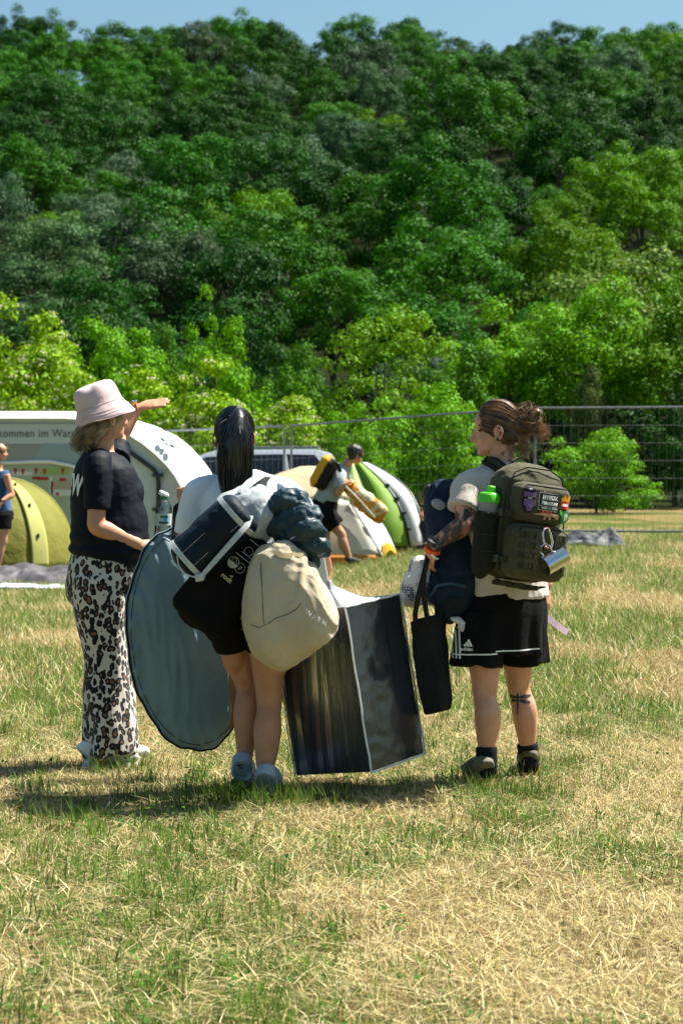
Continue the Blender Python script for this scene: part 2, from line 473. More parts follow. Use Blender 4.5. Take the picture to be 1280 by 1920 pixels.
def leaves(rs, pos, nor, size, aspect=.62, jitter=.55):
    """rhombic leaf faces at pos facing nor; returns verts, quad indices, tint per vertex"""
    N = len(pos); nor = nor + rs.normal(size=(N, 3)) * jitter; nor /= np.linalg.norm(nor, axis=1)[:, None] + 1e-9
    a = rs.normal(size=(N, 3)); u = a - nor * (a * nor).sum(1)[:, None]; u /= np.linalg.norm(u, axis=1)[:, None] + 1e-9
    v = np.cross(nor, u); s = (size * rs.uniform(.6, 1.35, N))[:, None]
    c = [pos + u * s * .5, pos + v * s * .5 * aspect + nor * s * .08, pos - u * s * .5, pos - v * s * .5 * aspect + nor * s * .08]
    V = np.stack(c, 1).reshape(-1, 3)
    tint = rs.uniform(.65, 1.3, N)[:, None] * np.stack([rs.uniform(.85, 1.2, N), np.ones(N), rs.uniform(.8, 1.15, N)], 1)
    return V, np.arange(N * 4), np.repeat(tint, 4, 0)

def make_tree(seed, H, R, th, ncl, per, leaf, flat=.75, irregular=.3, low=-.55, rcl=(.24, .42), shell=(.45, 1.0)):
    """meshes (trunk, crown, clump tops) of a broadleaf tree with its base at the origin"""
    rs = np.random.RandomState(seed); Hc = H - th; cz = th + Hc * (.5 if th > .3 else .34)
    cen, rad = [], []
    while len(cen) < ncl:
        d = rs.normal(size=3); d /= np.linalg.norm(d)
        if d[2] < low: continue
        rr = rs.uniform(*shell) ** .6
        k = 1 + irregular * perlin((d * 1.7 + seed * 3.7)[None])[0] * 1.6
        p = np.array([d[0] * R * .8 * rr * k, d[1] * R * .8 * rr * k, cz + d[2] * (Hc * .43 if th > .3 else (Hc * .58 if d[2] > 0 else Hc * .34)) * rr * k])
        cen.append(p); rad.append(R * rs.uniform(*rcl))
    pos, nor, tin = [], [], []
    for c, r in zip(cen, rad):
        q = max(20, int(per * (r / R / .33) ** 2)); v = rs.normal(size=(q, 3)); v /= np.linalg.norm(v, axis=1)[:, None]
        v[:, 2] = np.where(v[:, 2] < -.35, -v[:, 2], v[:, 2])
        rr = rs.uniform(.55, 1.08, q)[:, None] * (1 + .28 * perlin(v * 2.6 + c * 3.1))[:, None]
        pos.append(c + v * rr * r * np.array([1, 1, flat])); nor.append(v * 1.0 + np.array([0, 0, .22]))
    pos = np.concatenate(pos); nor = np.concatenate(nor)
    V, I, T = leaves(rs, pos, nor, leaf, jitter=.33)
    crown = np_mesh('crown', V, I, 4); vcol(crown, 'tint', T); crown.materials.append(LEAF)
    tb = MB(); top = Vector((rs.uniform(-.1, .1) * R, rs.uniform(-.1, .1) * R, th + Hc * .7)); r0 = 0.035 * H ** .9 * .6
    mid = Vector((rs.uniform(-.08, .08) * R, rs.uniform(-.08, .08) * R, th))
    tb.sloft([(0, 0, -.3), (0, 0, .0), mid, (mid + top) / 2, top], [r0 * 1.5, r0 * 1.15, r0 * .85, r0 * .5, r0 * .15], n=8, sub=3)
    for k in range(9):
        c = Vector(cen[rs.randint(len(cen))]); s = mid.lerp(top, rs.uniform(0, .7)); mm_ = s.lerp(c, .5) + Vector((0, 0, .06 * H))
        tb.sloft([s, mm_, c], [r0 * .4, r0 * .25, r0 * .06], n=6, sub=3)
    trunk = tb.mesh('trunk'); trunk.materials.append(BARK)
    return trunk, crown, cen, rad

def put_tree(name, tr, loc, rz, sc, col, label, group=None, cat='tree', blossom=None):
    e = bpy.data.objects.new(name, None); link(e); e.location = loc; e.rotation_euler = (0, 0, rz); e.scale = sc
    tag(e, label, cat, group)
    for nm, me in (('trunk', tr[0]), ('crown', tr[1])) + ((('blossom', blossom),) if blossom else ()):
        o = bpy.data.objects.new(nm, me); link(o); o.parent = e
        if nm == 'crown': o.color = (*col, 1)
    return e

rs = np.random.RandomState(5)
HILL = [make_tree(100 + k, 8.6, 4.0, 1.0, 74, 330, .19, irregular=.38, rcl=(.15, .29), shell=(.72, 1.0), low=-.35) for k in range(7)]
HILL += [make_tree(150 + k, 10.0, 3.3, 1.4, 66, 330, .19, irregular=.42, flat=.9, rcl=(.16, .31), shell=(.72, 1.0), low=-.35) for k in range(3)]
kinds = [((.013, .070, .006), 'dark green tree', 'dark green trees'),
         ((.027, .130, .005), 'fresh green tree', 'fresh green trees'),
         ((.072, .195, .003), 'bright yellow green tree', 'bright yellow green trees'),
         ((.052, .108, .044), 'pale grey green tree', 'pale grey green trees')]
def zone(u, v): return ' ' + ('against the sky on the ridge' if v < 85 else 'high up' if v < 220 else 'halfway up' if v < 390 else 'low down') + ' at ' + ('left' if u < 427 else 'middle' if u < 853 else 'right') + ' of the wooded hillside'
pts = []
row = 0; y = 97.0
while y < HY1 + 1:
    hw = 660.0 / F * y + 9
    step = 4.7 + .006 * y
    x = -hw + rs.uniform(0, step)
    while x < hw:
        pts.append((x + rs.uniform(-1.3, 1.3), y + rs.uniform(-1.8, 1.8))); x += step * rs.uniform(.85, 1.2)
    y += 6.3; row += 1
for x, y in pts:
    u = 640 + x / y * F; zz = float(hz(np.array([x]), np.array([y]))[0]); v = HZ - (zz + 6 - CH) / y * F
    q = perlin(np.array([[x * .045 + 2, y * .03, .5]]))[0] + rs.uniform(-.3, .3)
    k = 0 if q < -.12 else 1 if q < .28 else 2
    if (u < 330 and 330 < v < 560 and rs.rand() < .75) or (330 < u < 640 and v < 140 and rs.rand() < .55) or (560 < v and u > 1100 and rs.rand() < .5) or rs.rand() < .06: k = 3
    if u < 330 and v < 250 and k == 2: k = 1
    if v < 60 and k == 2: k = rs.randint(2)
    c = np.array(kinds[k][0]) * rs.uniform(.8, 1.2) * np.array([rs.uniform(.85, 1.15), 1, rs.uniform(.8, 1.3)])
    s = rs.uniform(.58, 1.05)
    put_tree('hillside_tree', HILL[rs.randint(len(HILL))], (x, y, zz - .2), rs.uniform(0, 6.28), (s * rs.uniform(.9, 1.1), s, s * rs.uniform(.85, 1.12)), tuple(c), kinds[k][1] + zone(u, v), kinds[k][2] + zone(u, v))
print('hill trees', len(pts))

# belt of trees and bushes behind the fence
FT = [make_tree(300 + k, 6.0, 2.6, .2, 95, 420, .125, irregular=.40, low=-1, rcl=(.13, .27), shell=(.65, 1.0)) for k in range(4)]
FT += [make_tree(320 + k, 6.0, 2.6, 1.5, 85, 440, .125, irregular=.45, low=-.5, rcl=(.14, .29)) for k in range(2)]
FS = [make_tree(330 + k, 3.4, 2.0, .05, 70, 420, .10, irregular=.45, low=-1, rcl=(.15, .32), flat=.75) for k in range(3)]
def blossoms(seed, tr, n):
    rs = np.random.RandomState(seed); V = []
    cen, rad = tr[2], tr[3]; pos, nor = [], []
    for _ in range(n):
        i = rs.randint(len(cen)); d = rs.normal(size=3); d[2] = abs(d[2]) * .8; d /= np.linalg.norm(d); c = cen[i] + d * rad[i] * np.array([1, 1, .75]) * 1.05
        for q in range(9): pos.append(c + rs.normal(size=3) * np.array([.055, .055, .02])); nor.append(d * .5 + np.array([0, 0, .8]))
    V, I, T = leaves(rs, np.array(pos), np.array(nor), .055, aspect=.9, jitter=.3)
    me = np_mesh('blossom', V, I, 4); me.materials.append(BLOSSOM); return me
FB = [blossoms(9, FS[0], 300), blossoms(10, FS[1], 300), blossoms(11, FT[0], 320)]
def belt(name, k, px, top, wid, d, col, label, cat='tree', shrub=False, bl=None):
    tr = (FS if shrub else FT)[k]; H0, R0 = (3.4, 2.0) if shrub else (6.0, 2.6)
    x = (px - 640) / F * d; z = gzf(x, d); H = CH + (HZ - top) / F * d - z
    sx = wid / F * d / 2 / R0; put_tree(name, tr, (x, d, z), (px * 7.3) % 6.28, (sx, sx, H / H0), col, label, 'trees and bushes behind the fence', cat, FB[bl] if bl is not None else None)
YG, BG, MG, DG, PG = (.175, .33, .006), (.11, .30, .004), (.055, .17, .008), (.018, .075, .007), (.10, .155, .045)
belt('flowering_bush', 0, 40, 560, 330, 50, YG, 'yellow green flowering bush at left edge above the white trailer', 'bush', bl=2)
belt('leafy_tree', 1, 205, 585, 250, 51, BG, 'bright green tree behind the pink bucket hat')
belt('leafy_tree', 2, 392, 545, 190, 55, BG, 'tall narrow bright green tree above the fence left of centre')
belt('leafy_tree', 3, 300, 610, 170, 58, MG, 'small mid green tree between the hat and the tall narrow tree')
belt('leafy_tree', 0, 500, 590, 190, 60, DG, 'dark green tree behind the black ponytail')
belt('elder_bush', 0, 370, 690, 330, 44, YG, 'cream flowered elder bush between hat and black ponytail', 'bush', True, 0)
belt('elder_bush', 1, 545, 745, 250, 43, YG, 'cream flowered low bush behind the fence post and car', 'bush', True, 1)
belt('elder_bush', 1, 90, 650, 300, 46, YG, 'cream flowered bush directly above the trailer roof at left', 'bush', True, 1)
belt('leafy_tree', 1, 715, 560, 330, 48, (.11, .25, .008), 'large bright green tree in the middle behind the campers')
belt('leafy_tree', 3, 560, 640, 190, 50, MG, 'mid green tree left of the large middle tree')
belt('leafy_bush', 2, 800, 690, 260, 44, BG, 'bright green bush behind the green and white tent', 'bush', True)
belt('leafy_bush', 0, 665, 770, 170, 42, BG, 'low green bush behind the man with yellow backpack', 'bush', True)
belt('leafy_tree', 4, 960, 595, 300, 54, BG, 'green tree behind the head of the woman with bun')
belt('leafy_tree', 5, 1150, 490, 380, 58, (.12, .21, .035), 'tallest pale green tree at the right')
belt('leafy_tree', 5, 1100, 545, 300, 53, BG, 'bright green tree in front of the tallest pale tree')
belt('leafy_tree', 4, 1265, 540, 300, 52, (.08, .20, .008), 'bright green tree at the right edge')
belt('leafy_bush', 1, 1105, 690, 110, 51, PG, 'grey green bush above the fence rail at right', 'bush', True)
belt('leafy_bush', 2, 1120, 785, 215, 46, BG, 'light green bush behind the wire fence beside the olive backpack', 'bush', True)
belt('leafy_bush', 0, 1290, 730, 170, 50, DG, 'added bush coloured as shade behind the wire fence at the right edge', 'bush', True)  # added bush; the shade behind the fence is put into its leaf colour
belt('leafy_bush', 0, 905, 770, 190, 50, DG, 'added bush coloured as shade behind the wire fence left of the bun', 'bush', True)  # also added; its dark leaf colour carries the shade under the trees
belt('leafy_tree', 0, 1020, 640, 260, 57, DG, 'tree with shade in its leaf colour behind the bun and fence')  # shade under the tree belt is put into the dark leaf colour
belt('leafy_tree', 2, 1200, 660, 300, 57, DG, 'tree with shade in its leaf colour behind the light green bush')  # leaf colour darkened to stand for the shade behind the bush
belt('leafy_bush', 1, 255, 655, 230, 48, BG, 'bright green bush between the hat and the cream flowered elder', 'bush', True)
belt('leafy_bush', 2, 470, 655, 220, 49, BG, 'bright green bush above the black ponytail', 'bush', True)
belt('leafy_bush', 1, 870, 650, 230, 49, MG, 'mid green bush left of the head with the bun', 'bush', True)
# ------------------------------------------------------------------ site fence
STEEL = mat('galvanised_steel', (.20, .22, .23), .5, .5, (.14, .155, .165), 20, metal=.5)
def fence_panel(pa, da, pb, db, label):
    xa, xb = (pa - 640) / F * da, (pb - 640) / F * db
    A = Vector((xa, da, gzf(xa, da))); B = Vector((xb, db, gzf(xb, db)))
    t = thing('fence_panel', (A + B) / 2, label, 'fence', 'steel site fence panels'); up = Vector((0, 0, 1)); u = (B - A).normalized(); ln = (B - A).length
    A2, B2 = A + u * .05, B - u * .05
    for q in (A2, B2): MB().tube([q - up * .02, q + up * 1.95], .019, 8).build('post', STEEL, t)
    MB().tube([A2 + up * 1.93, B2 + up * 1.93], .018, 8).build('top_rail', STEEL, t)
    MB().tube([A2 + up * .15, B2 + up * .15], .018, 8).build('bottom_rail', STEEL, t)
    wm = MB(); k = int(ln / .105)
    for i in range(1, k):
        q = A2.lerp(B2, i / k); wm.tube([q + up * .15, q + up * 1.93], .0020, 4)
    for i in range(1, 7): wm.tube([A2 + up * (.15 + .254 * i), B2 + up * (.15 + .254 * i)], .0020, 4)
    o = wm.build('wire_mesh', STEEL, t); o['kind'] = 'stuff'
    fo = MB(); fo.box(A + up * .06, (.6, .22, .12), u.cross(up), up, .9); fo.build('concrete_foot', mat('concrete', (.32, .31, .29), .9, .2, (.24, .23, .22), 14, bump=.4), t, bevel=.01)
    cl = MB(); cl.box(A + up * 1.6, (.13, .05, .05), u); cl.build('clamp', STEEL, t)
fence_panel(996, 31.0, 1480, 30.2, 'site fence panel at right behind the olive backpack')
fence_panel(541, 33.0, 994, 31.0, 'site fence panel in the middle running behind the tents')
fence_panel(120, 35.0, 538, 33.0, 'site fence panel at left emerging from behind the white trailer')

# ------------------------------------------------------------------ silver car behind the fence
def car():
    D = 38.0; x0, x1 = (190 - 640) / F * D, (655 - 640) / F * D; zg = gzf(-2, D); LN = x1 - x0
    t = thing('parked_car', ((x0 + x1) / 2, D + .9, zg), 'silver white estate car parked behind the fence', 'car')
    paint = mat('car_paint', (.62, .65, .68), .25, .5, metal=.3, coat=.6); glass = mat('car_glass', (.012, .016, .02), .06, .6); rub = mat('tyre_rubber', (.02, .02, .02), .85, .2)
    prof = [(0, .42), (.0, .62), (.03, .76), (.20, .90), (.30, .96), (.30, .30), (.0, .30)]
    low = [(0.0, .34), (.005, .62), (.04, .78), (.25, .97), (.97, 1.02), (1.0, .80), (.995, .34)]
    cab = [(.245, .955), (.40, 1.44), (.46, 1.52), (.86, 1.54), (.93, 1.46), (.985, 1.0)]
    Wd = 1.8
    def sect(pr, inset):
        mb = MB(); k = len(pr); rows = []
        for yy, ins in inset: rows.append([Vector((x0 + a * LN, D + yy, zg + z_ * 1.08 - (ins if z_ > 1.2 else 0))) for a, z_ in pr])
        vs = sum(rows, []); fs = []
        for r in range(len(rows) - 1):
            for i in range(k): fs.append((r * k + i, r * k + (i + 1) % k, (r + 1) * k + (i + 1) % k, (r + 1) * k + i))
        fs += [tuple(range(k))[::-1], tuple(range((len(rows) - 1) * k, len(rows) * k))]
        return mb.raw(vs, fs)
    b = sect(low, [(0.02, 0), (0, 0), (Wd, 0), (Wd - .02, 0)]).build('body', paint, t, bevel=.04)
    mb = MB(); k = len(cab); ca = [Vector((x0 + a * LN, D + .04 + .22 * (z_ - .95) / .6, zg + z_ * 1.08)) for a, z_ in cab]; cb = [Vector((p.x, 2 * D + Wd - p.y, p.z)) for p in ca]
    mb.raw(ca + cb, [tuple(range(k))[::-1], tuple(range(k, 2 * k))] + [(i, (i + 1) % k, k + (i + 1) % k, k + i) for i in range(k)]); mb.build('cabin', paint, t, bevel=.05)
    def sidewin(poly, name='side_window'):
        mb = MB(); mb.prism([Vector((x0 + a * LN, D + .04 + .22 * (z_ - .95) / .6 - .006, zg + z_ * 1.08)) for a, z_ in poly], (0, -1, .3), .008); mb.build(name, glass, t, False)
    sidewin([(.31, 1.03), (.415, 1.40), (.56, 1.44), (.56, 1.03)]); sidewin([(.575, 1.03), (.575, 1.44), (.73, 1.45), (.75, 1.03)]); sidewin([(.765, 1.03), (.745, 1.45), (.86, 1.44), (.92, 1.10)])
    MB().prism([ca[0] + Vector((.06, .1, .06)), ca[1] + Vector((-.0, .06, -.03)), cb[1] + Vector((0, -.06, -.03)), cb[0] + Vector((.06, -.1, .06))], (-1, 0, .7), .02).build('windscreen', glass, t, False)
    for yy in (.30, Wd - .30): MB().tube([Vector((x0 + .45 * LN, D + yy, zg + 1.68)), Vector((x0 + .88 * LN, D + yy, zg + 1.70))], .018, 6).build('roof_rail', STEEL, t)
    for a in (.17, .80):
        for yy in (-.005, Wd - .195):
            c = Vector((x0 + a * LN, D + yy, zg + .32)); wb = MB(); wb.loft([c, c + Vector((0, .03, 0)), c + Vector((0, .17, 0)), c + Vector((0, .2, 0))], [.29, .32, .32, .29], (1, 0, 0), 24); w_ = wb.build('wheel', rub, t)
            rb = MB(); rb.loft([c + Vector((0, -.006, 0)), c + Vector((0, .02, 0))], [.19, .21], (1, 0, 0), 20); rb.build('rim', STEEL, w_)
    MB().ell((x0 + .29 * LN, D - .1, zg + 1.1), (.09, .1, .07)).build('mirror', paint, t)
    MB().ell((x0 + .02, D + .25, zg + .74), (.12, .2, .07)).build('headlight', glass, t)
    MB().box((x1 - .01, D + .16, zg + .98), (.06, .2, .26)).build('tail_light', mat('red_lens', (.35, .01, .01), .2, .5), t, bevel=.01)
car()

# ------------------------------------------------------------------ white rounded trailer with welcome lettering
def trailer():
    D = 32.0; zg = gzf(-4, D)
    out = [(-260, 1040), (-260, 815), (-235, 785), (-190, 772), (0, 770), (130, 770), (180, 773), (222, 780), (262, 792), (305, 812), (332, 833), (355, 858), (372, 880), (386, 905), (396, 945), (400, 1040)]
    inn = [(-235, 1040), (-235, 830), (-215, 800), (-175, 787), (0, 784), (120, 784), (160, 787), (192, 793), (230, 808), (267, 831), (292, 852), (312, 872), (328, 893), (340, 915), (348, 950), (350, 1040)]
    base = P(60, 1055, D); t = thing('event_trailer', (base.x, D + 1, zg), 'white rounded trailer with welcome lettering and map panel', 'trailer')
    white = mat('trailer_white', (.80, .80, .79), .4, .4, (.74, .74, .73), 3); grey = mat('trailer_wall', (.60, .62, .63), .6, .3, (.54, .56, .57), 4)
    k = len(out); A = [P(a, c, D) for a, c in inn]; B = [P(a, c, D) + Vector((0, .42, 0)) for a, c in out]; C_ = [p + Vector((0, 2.3, 0)) for p in B]
    mid = [(a + b_) / 2 + Vector((0, -.10, 0)) + ((b_ - a) * .10) for a, b_ in zip(A, B)]
    mb = MB(); rows = [[p + Vector((0, .09, 0)) for p in A], A, mid, B, C_]; vs = sum(rows, []); fs = []
    for r in range(4):
        for i in range(k - 1): fs.append((r * k + i, r * k + i + 1, (r + 1) * k + i + 1, (r + 1) * k + i))
    fs.append(tuple(range(4 * k, 5 * k))); mb.raw(vs, fs); mb.build('shell', white, t)
    MB().prism([p + Vector((0, .09, 0)) for p in A], (0, 1, 0), .03).build('end_wall', grey, t, False)
    q = lambda a, c, e=.08: P(a, c, D) + Vector((0, e, 0))
    def plate(name, pts, m, e=.08, th=.02): return MB().prism([q(a, c, e) for a, c in pts], (0, -1, 0), th).build(name, m, t, False)
    plate('lettering_band', [(-230, 795), (150, 795), (200, 806), (215, 832), (140, 832), (-230, 832)], mat('band_grey', (.50, .53, .55), .5, .3), .088, .012)
    plate('seam', [(-230, 792), (140, 792), (140, 795), (-230, 795)], mat('seam_grey', (.3, .32, .33), .6, .2), .088, .016)
    plate('awning_panel', [(-230, 834), (80, 834), (58, 864), (-230, 866)], mat('awning_brown', (.30, .30, .29), .7, .2), .086, .02)
    plate('awning_panel', [(81, 832), (125, 832), (172, 842), (176, 880), (140, 868), (100, 863), (59, 863)], mat('awning_blue', (.27, .34, .37), .6, .2), .086, .022)
    mb = MB(); mb.tube([q(-230, 868, .05), q(20, 868, .05), q(60, 866, .05), q(95, 866, .05), q(128, 872, .05), q(165, 884, .05), q(185, 900, .05)], .028, 8); mb.build('arch_trim', white, t)
    mp_ = plate('map_panel', [(-230, 874), (60, 873), (100, 872), (130, 878), (160, 888), (160, 1035), (-230, 1035)], mat('map_paper', (.42, .45, .42), .7, .2, (.36, .42, .30), 1.3), .088, .008)
    def pl(name, x0, y0, x1, y1, m, e=.076): MB().prism([q(x0, y0, e), q(x1, y0, e), q(x1, y1, e), q(x0, y1, e)], (0, -1, 0), .004).build(name, m, mp_, False)
    red = mat('map_red', (.42, .03, .03), .6, .2); grn = mat('map_green', (.30, .42, .16), .7, .2); tan = mat('map_tan', (.40, .34, .25), .7, .2); whi = mat('map_white', (.6, .6, .6), .7, .2)
    pl('map_field', 76, 876, 128, 890, grn, .0785); pl('map_field', 95, 902, 135, 930, tan, .0785); pl('map_field', 92, 893, 98, 925, whi, .0785); pl('map_field', 22, 884, 60, 892, whi, .0785); pl('map_field', 100, 918, 132, 930, whi, .0765)
    for a, c in ((28, 878), (42, 879), (67, 878), (83, 879), (117, 878)):
        pl('map_marker', a - 3, c, a + 3, c + 6, red); pl('map_marker', a - 1.5, c + 6, a + 1.5, c + 11, red)
    for a, c, w_ in ((66, 896, 6), (80, 897, 10), (117, 899, 6), (98, 908, 2), (107, 926, 3), (96, 915, 2)): pl('map_block', a - w_, c - 2.5, a + w_, c + 3, red)
    blk = mat('door_black', (.03, .035, .04), .5, .3)
    mb = MB(); mb.ribbon([q(212, 826, .06), q(250, 852, .06), q(288, 880, .06), q(296, 892, .06), q(297, 910, .06), q(297, 1035, .06)], .065, (0, -1, 0), .03); mb.build('door_frame', blk, t, False)
    for c in (891, 955): MB().box(q(296, c, .03), (.17, .05, .05)).build('hinge', blk, t)
    MB().ribbon([q(300, 888, .07), q(318, 878, .07), q(328, 872, .07)], .012, (0, -1, 0), .008).build('panel_seam', mat('seam_grey', (.3, .32, .33)), t, False)
    ink = mat('lettering_ink', (.16, .15, .15), .6, .2)
    vf = text2d('Willkommen im Warm', 1.0, bold=.012, spacing=1.08); xs_ = [p[0] for p in vf[0]]; wd_ = max(xs_) - min(xs_)
    Wm = (148 + 40) / F * D; sc = Wm / wd_
    on_plane('lettering', vf, q(-40, 819, .07), Vector((sc, 0, 0)), Vector((0, 0, sc * 1.12)), ink, t, .004)
    mk = mat('mark_blue', (.22, .33, .38), .6, .2)
    for a, c, r in ((304, 824, .05), (311, 832, .04), (322, 836, .05)):
        pa = P(a, c, D) + Vector((0, .1, 0)); MB().ell(pa, (r, .03, r * .55), (1, 0, -.7)).build('mark', mk, t)
    rub = mat('tyre_rubber', (.02, .02, .02))
    for a in (-140, -40):
        c = P(a, 1040, D) + Vector((0, .55, 0)); c.z = zg + .3; wb = MB(); wb.loft([c, c + Vector((0, .2, 0))], [.3, .3], (1, 0, 0), 24); wb.build('wheel', rub, t)
    MB().tube([Vector((P(380, 1000, D).x, D + .5, zg)), Vector((P(380, 1000, D).x, D + .5, zg + .3))], .03, 8).build('support_leg', STEEL, t)
trailer()

# ------------------------------------------------------------------ tents
def sheet(name, grid, m, parent, thick=.004, sub=3, wr=0.0, seed=0, fr=6):
    """curved fabric panel from a grid of control points (rows x cols) with thickness"""
    g = np.array([[tuple(p) for p in r] for r in grid], float)
    def up1(a, ax):
        a = np.moveaxis(a, ax, 0); k = len(a); out = []
        for i in range(k - 1):
            p0, p1, p2, p3 = a[max(i - 1, 0)], a[i], a[i + 1], a[min(i + 2, k - 1)]
            for s in range(sub):
                t = s / sub; out.append(p0 * (-t**3 + 2*t*t - t) / 2 + p1 * (3*t**3 - 5*t*t + 2) / 2 + p2 * (-3*t**3 + 4*t*t + t) / 2 + p3 * (t**3 - t*t) / 2)
        out.append(a[-1]); return np.moveaxis(np.array(out), 0, ax)
    g = up1(up1(g, 0), 1); R_, C_ = g.shape[:2]; V = g.reshape(-1, 3)
    ii = (np.arange(R_ - 1)[:, None] * C_ + np.arange(C_ - 1)[None]).ravel()
    me = np_mesh(name, V, np.stack([ii, ii + 1, ii + C_ + 1, ii + C_], 1).ravel(), 4)
    if wr:
        no = np.empty(len(V) * 3, np.float32); me.vertex_normals.foreach_get('vector', no); no = no.reshape(-1, 3)
        h = wr * (1 - 2 * np.abs(perlin(V * fr + seed))); me.vertices.foreach_set('co', (V + no * h[:, None]).astype(np.float32).ravel()); me.update()
    bm = bmesh.new(); bm.from_mesh(me); bmesh.ops.recalc_face_normals(bm, faces=bm.faces); bmesh.ops.solidify(bm, geom=bm.faces[:], thickness=thick); bm.to_mesh(me); bm.free()
    return add(name, me, m, parent)
def dome(name, label, cx, d, rx, ry, H, mats, yaw, group, gores=6, px=None, sleeve=None, fl=1.0):
    """dome tent made of fabric gores; each gore is a panel, poles run between them"""
    zg = gzf(cx, d); t = thing(name, (cx, d, zg), label, 'tent', group); cy, sy = math.cos(yaw), math.sin(yaw)
    def pt(a, h):     # a = angle, h 0..1 = from base to apex
        ph = h * math.pi / 2; r = math.cos(ph) ** .85; z = math.sin(ph) ** fl * H
        x, y = rx * r * math.cos(a), ry * r * math.sin(a)
        return Vector((cx + x * cy - y * sy, d + x * sy + y * cy, zg + .02 + z))
    for g in range(gores):
        a0, a1 = 2 * math.pi * g / gores, 2 * math.pi * (g + 1) / gores; rows = []
        for i in range(7):
            h = i / 6 * .985; row = []
            for j in range(5):
                a = a0 + (a1 - a0) * j / 4; p = pt(a, h); c = Vector((cx, d, zg + H * .3)); sag = .045 * math.sin(math.pi * j / 4) * math.sin(math.pi * min(1, h * 1.1) * .9 + .15); row.append(p + (c - p) * sag)
            rows.append(row)
        sheet('panel', rows, mats[g % len(mats)], t, wr=.006, seed=g * 3.1, fr=3)
    for g in range(gores):
        a = 2 * math.pi * g / gores; mb = MB(); mb.tube([pt(a, i / 10 * .99) * 1.0 + Vector((0, 0, .008)) for i in range(11)], .014, 6); mb.build('pole_sleeve', sleeve or mats[0], t)
    return t, pt
GT = mat('tent_olive', (.22, .215, .035), .7, .25, (.18, .175, .03), 2, bump=.6, bscale=5, bdist=.05, transl=.22); GT2 = mat('tent_olive_light', (.50, .49, .16), .7, .25, transl=.3)
tx_ = (28 - 640) / F * 30.3
t, pt = dome('dome_tent', 'olive green dome tent at left edge behind the grey groundsheet', tx_ - .35, 30.3, 1.20, 1.25, 1.26, [GT, GT, GT], .25, 'camping tents', 6, sleeve=GT2, fl=.9)
rows = [[pt(-math.pi / 3 * 1 + .10 * j, i / 8 * .97) + Vector((0, -.012, .012)) for j in (-1.2, 0, 1.2)] for i in range(9)]
sheet('ridge_strip', rows, GT2, t)
for i in range(3): MB().box(pt(-math.pi / 3, .2 + .25 * i) + Vector((0, -.03, .02)), (.03, .03, .05)).build('pole_clip', mat('clip_dark', (.03, .05, .04)), t)

# green and white dome tent behind the man
D2 = 29.8; gw = (700 - 640) / F * D2; WF = mat('tent_white', (.78, .79, .80), .6, .3, (.72, .73, .75), 2, transl=.35); GF = mat('tent_green', (.22, .40, .035), .6, .3, transl=.4); PGF = mat('tent_pale_green', (.50, .64, .24), .6, .3, transl=.4)
zg = gzf(gw, D2); t = thing('dome_tent', (gw, D2, zg), 'green and white dome tent behind the man in shorts', 'tent', 'camping tents')
def arc(tx, ty_, bx, by, bul, n=7, e=0.0):
    out = []
    for i in range(n):
        s = i / (n - 1); a, c = tx + (bx - tx) * s, ty_ + (by - ty_) * s; k = math.sin(math.pi * s) * bul
        dx, dy = by - ty_, -(bx - tx); l_ = math.hypot(dx, dy); out.append((a + dx / l_ * k, c + dy / l_ * k, e))
    return out
def panel2(name, Lc, Rc, d0, bulge, m, par):
    rows = []
    for (a, c, e0), (a2, c2, e1) in zip(Lc, Rc):
        row = []
        for j in range(4):
            s = j / 3; row.append(P(a + (a2 - a) * s, c + (c2 - c) * s, d0 + e0 + (e1 - e0) * s - bulge * math.sin(math.pi * s)))
        rows.append(row)
    return sheet(name, rows, m, par, wr=.004, seed=a, fr=4)
def dep(c, k): return [(p[0], p[1], k * (1 - i / (len(c) - 1)) ** 1.5) for i, p in enumerate(c)]
c0 = dep(arc(655, 868, 640, 1024, -4), .75); c1 = dep(arc(664, 866, 690, 1024, 14), .75); c2 = dep(arc(676, 866, 768, 1024, 22), .78); c3 = dep(arc(690, 868, 795, 1021, 34), 1.0)
c4 = [(p[0] - 12 * i / 6, p[1] - 8 * i / 6, p[2] + 1.6 * math.sin(i / 6 * 1.5)) for i, p in enumerate(c3)]
panel2('panel', c0, c1, D2 - .75, .06, PGF, t); panel2('panel', c1, c2, D2 - .75, .10, GF, t); panel2('panel', c2, c3, D2 - .75, .06, WF, t); panel2('panel', c3, c4, D2 - .75, .10, WF, t)
dk = mat('pole_dark', (.03, .04, .05), .5, .4)
for cc in (c2, c3): MB().tube([P(a, c, D2 - .75 + e - .02) for a, c, e in cc], .014, 6).build('pole', dk, t)
for k in (2, 3, 4, 5): MB().box(P(c2[k][0] + 3, c2[k][1], D2 - .79 + c2[k][2]), (.06, .03, .03)).build('pole_clip', dk, t)
MB().prism([P(640, 1021, D2 - .7), P(792, 1019, D2 - .7), P(792, 1026, D2 - .72), P(640, 1029, D2 - .72)], (0, 1, 0), .5).build('floor_edge', dk, t, False)

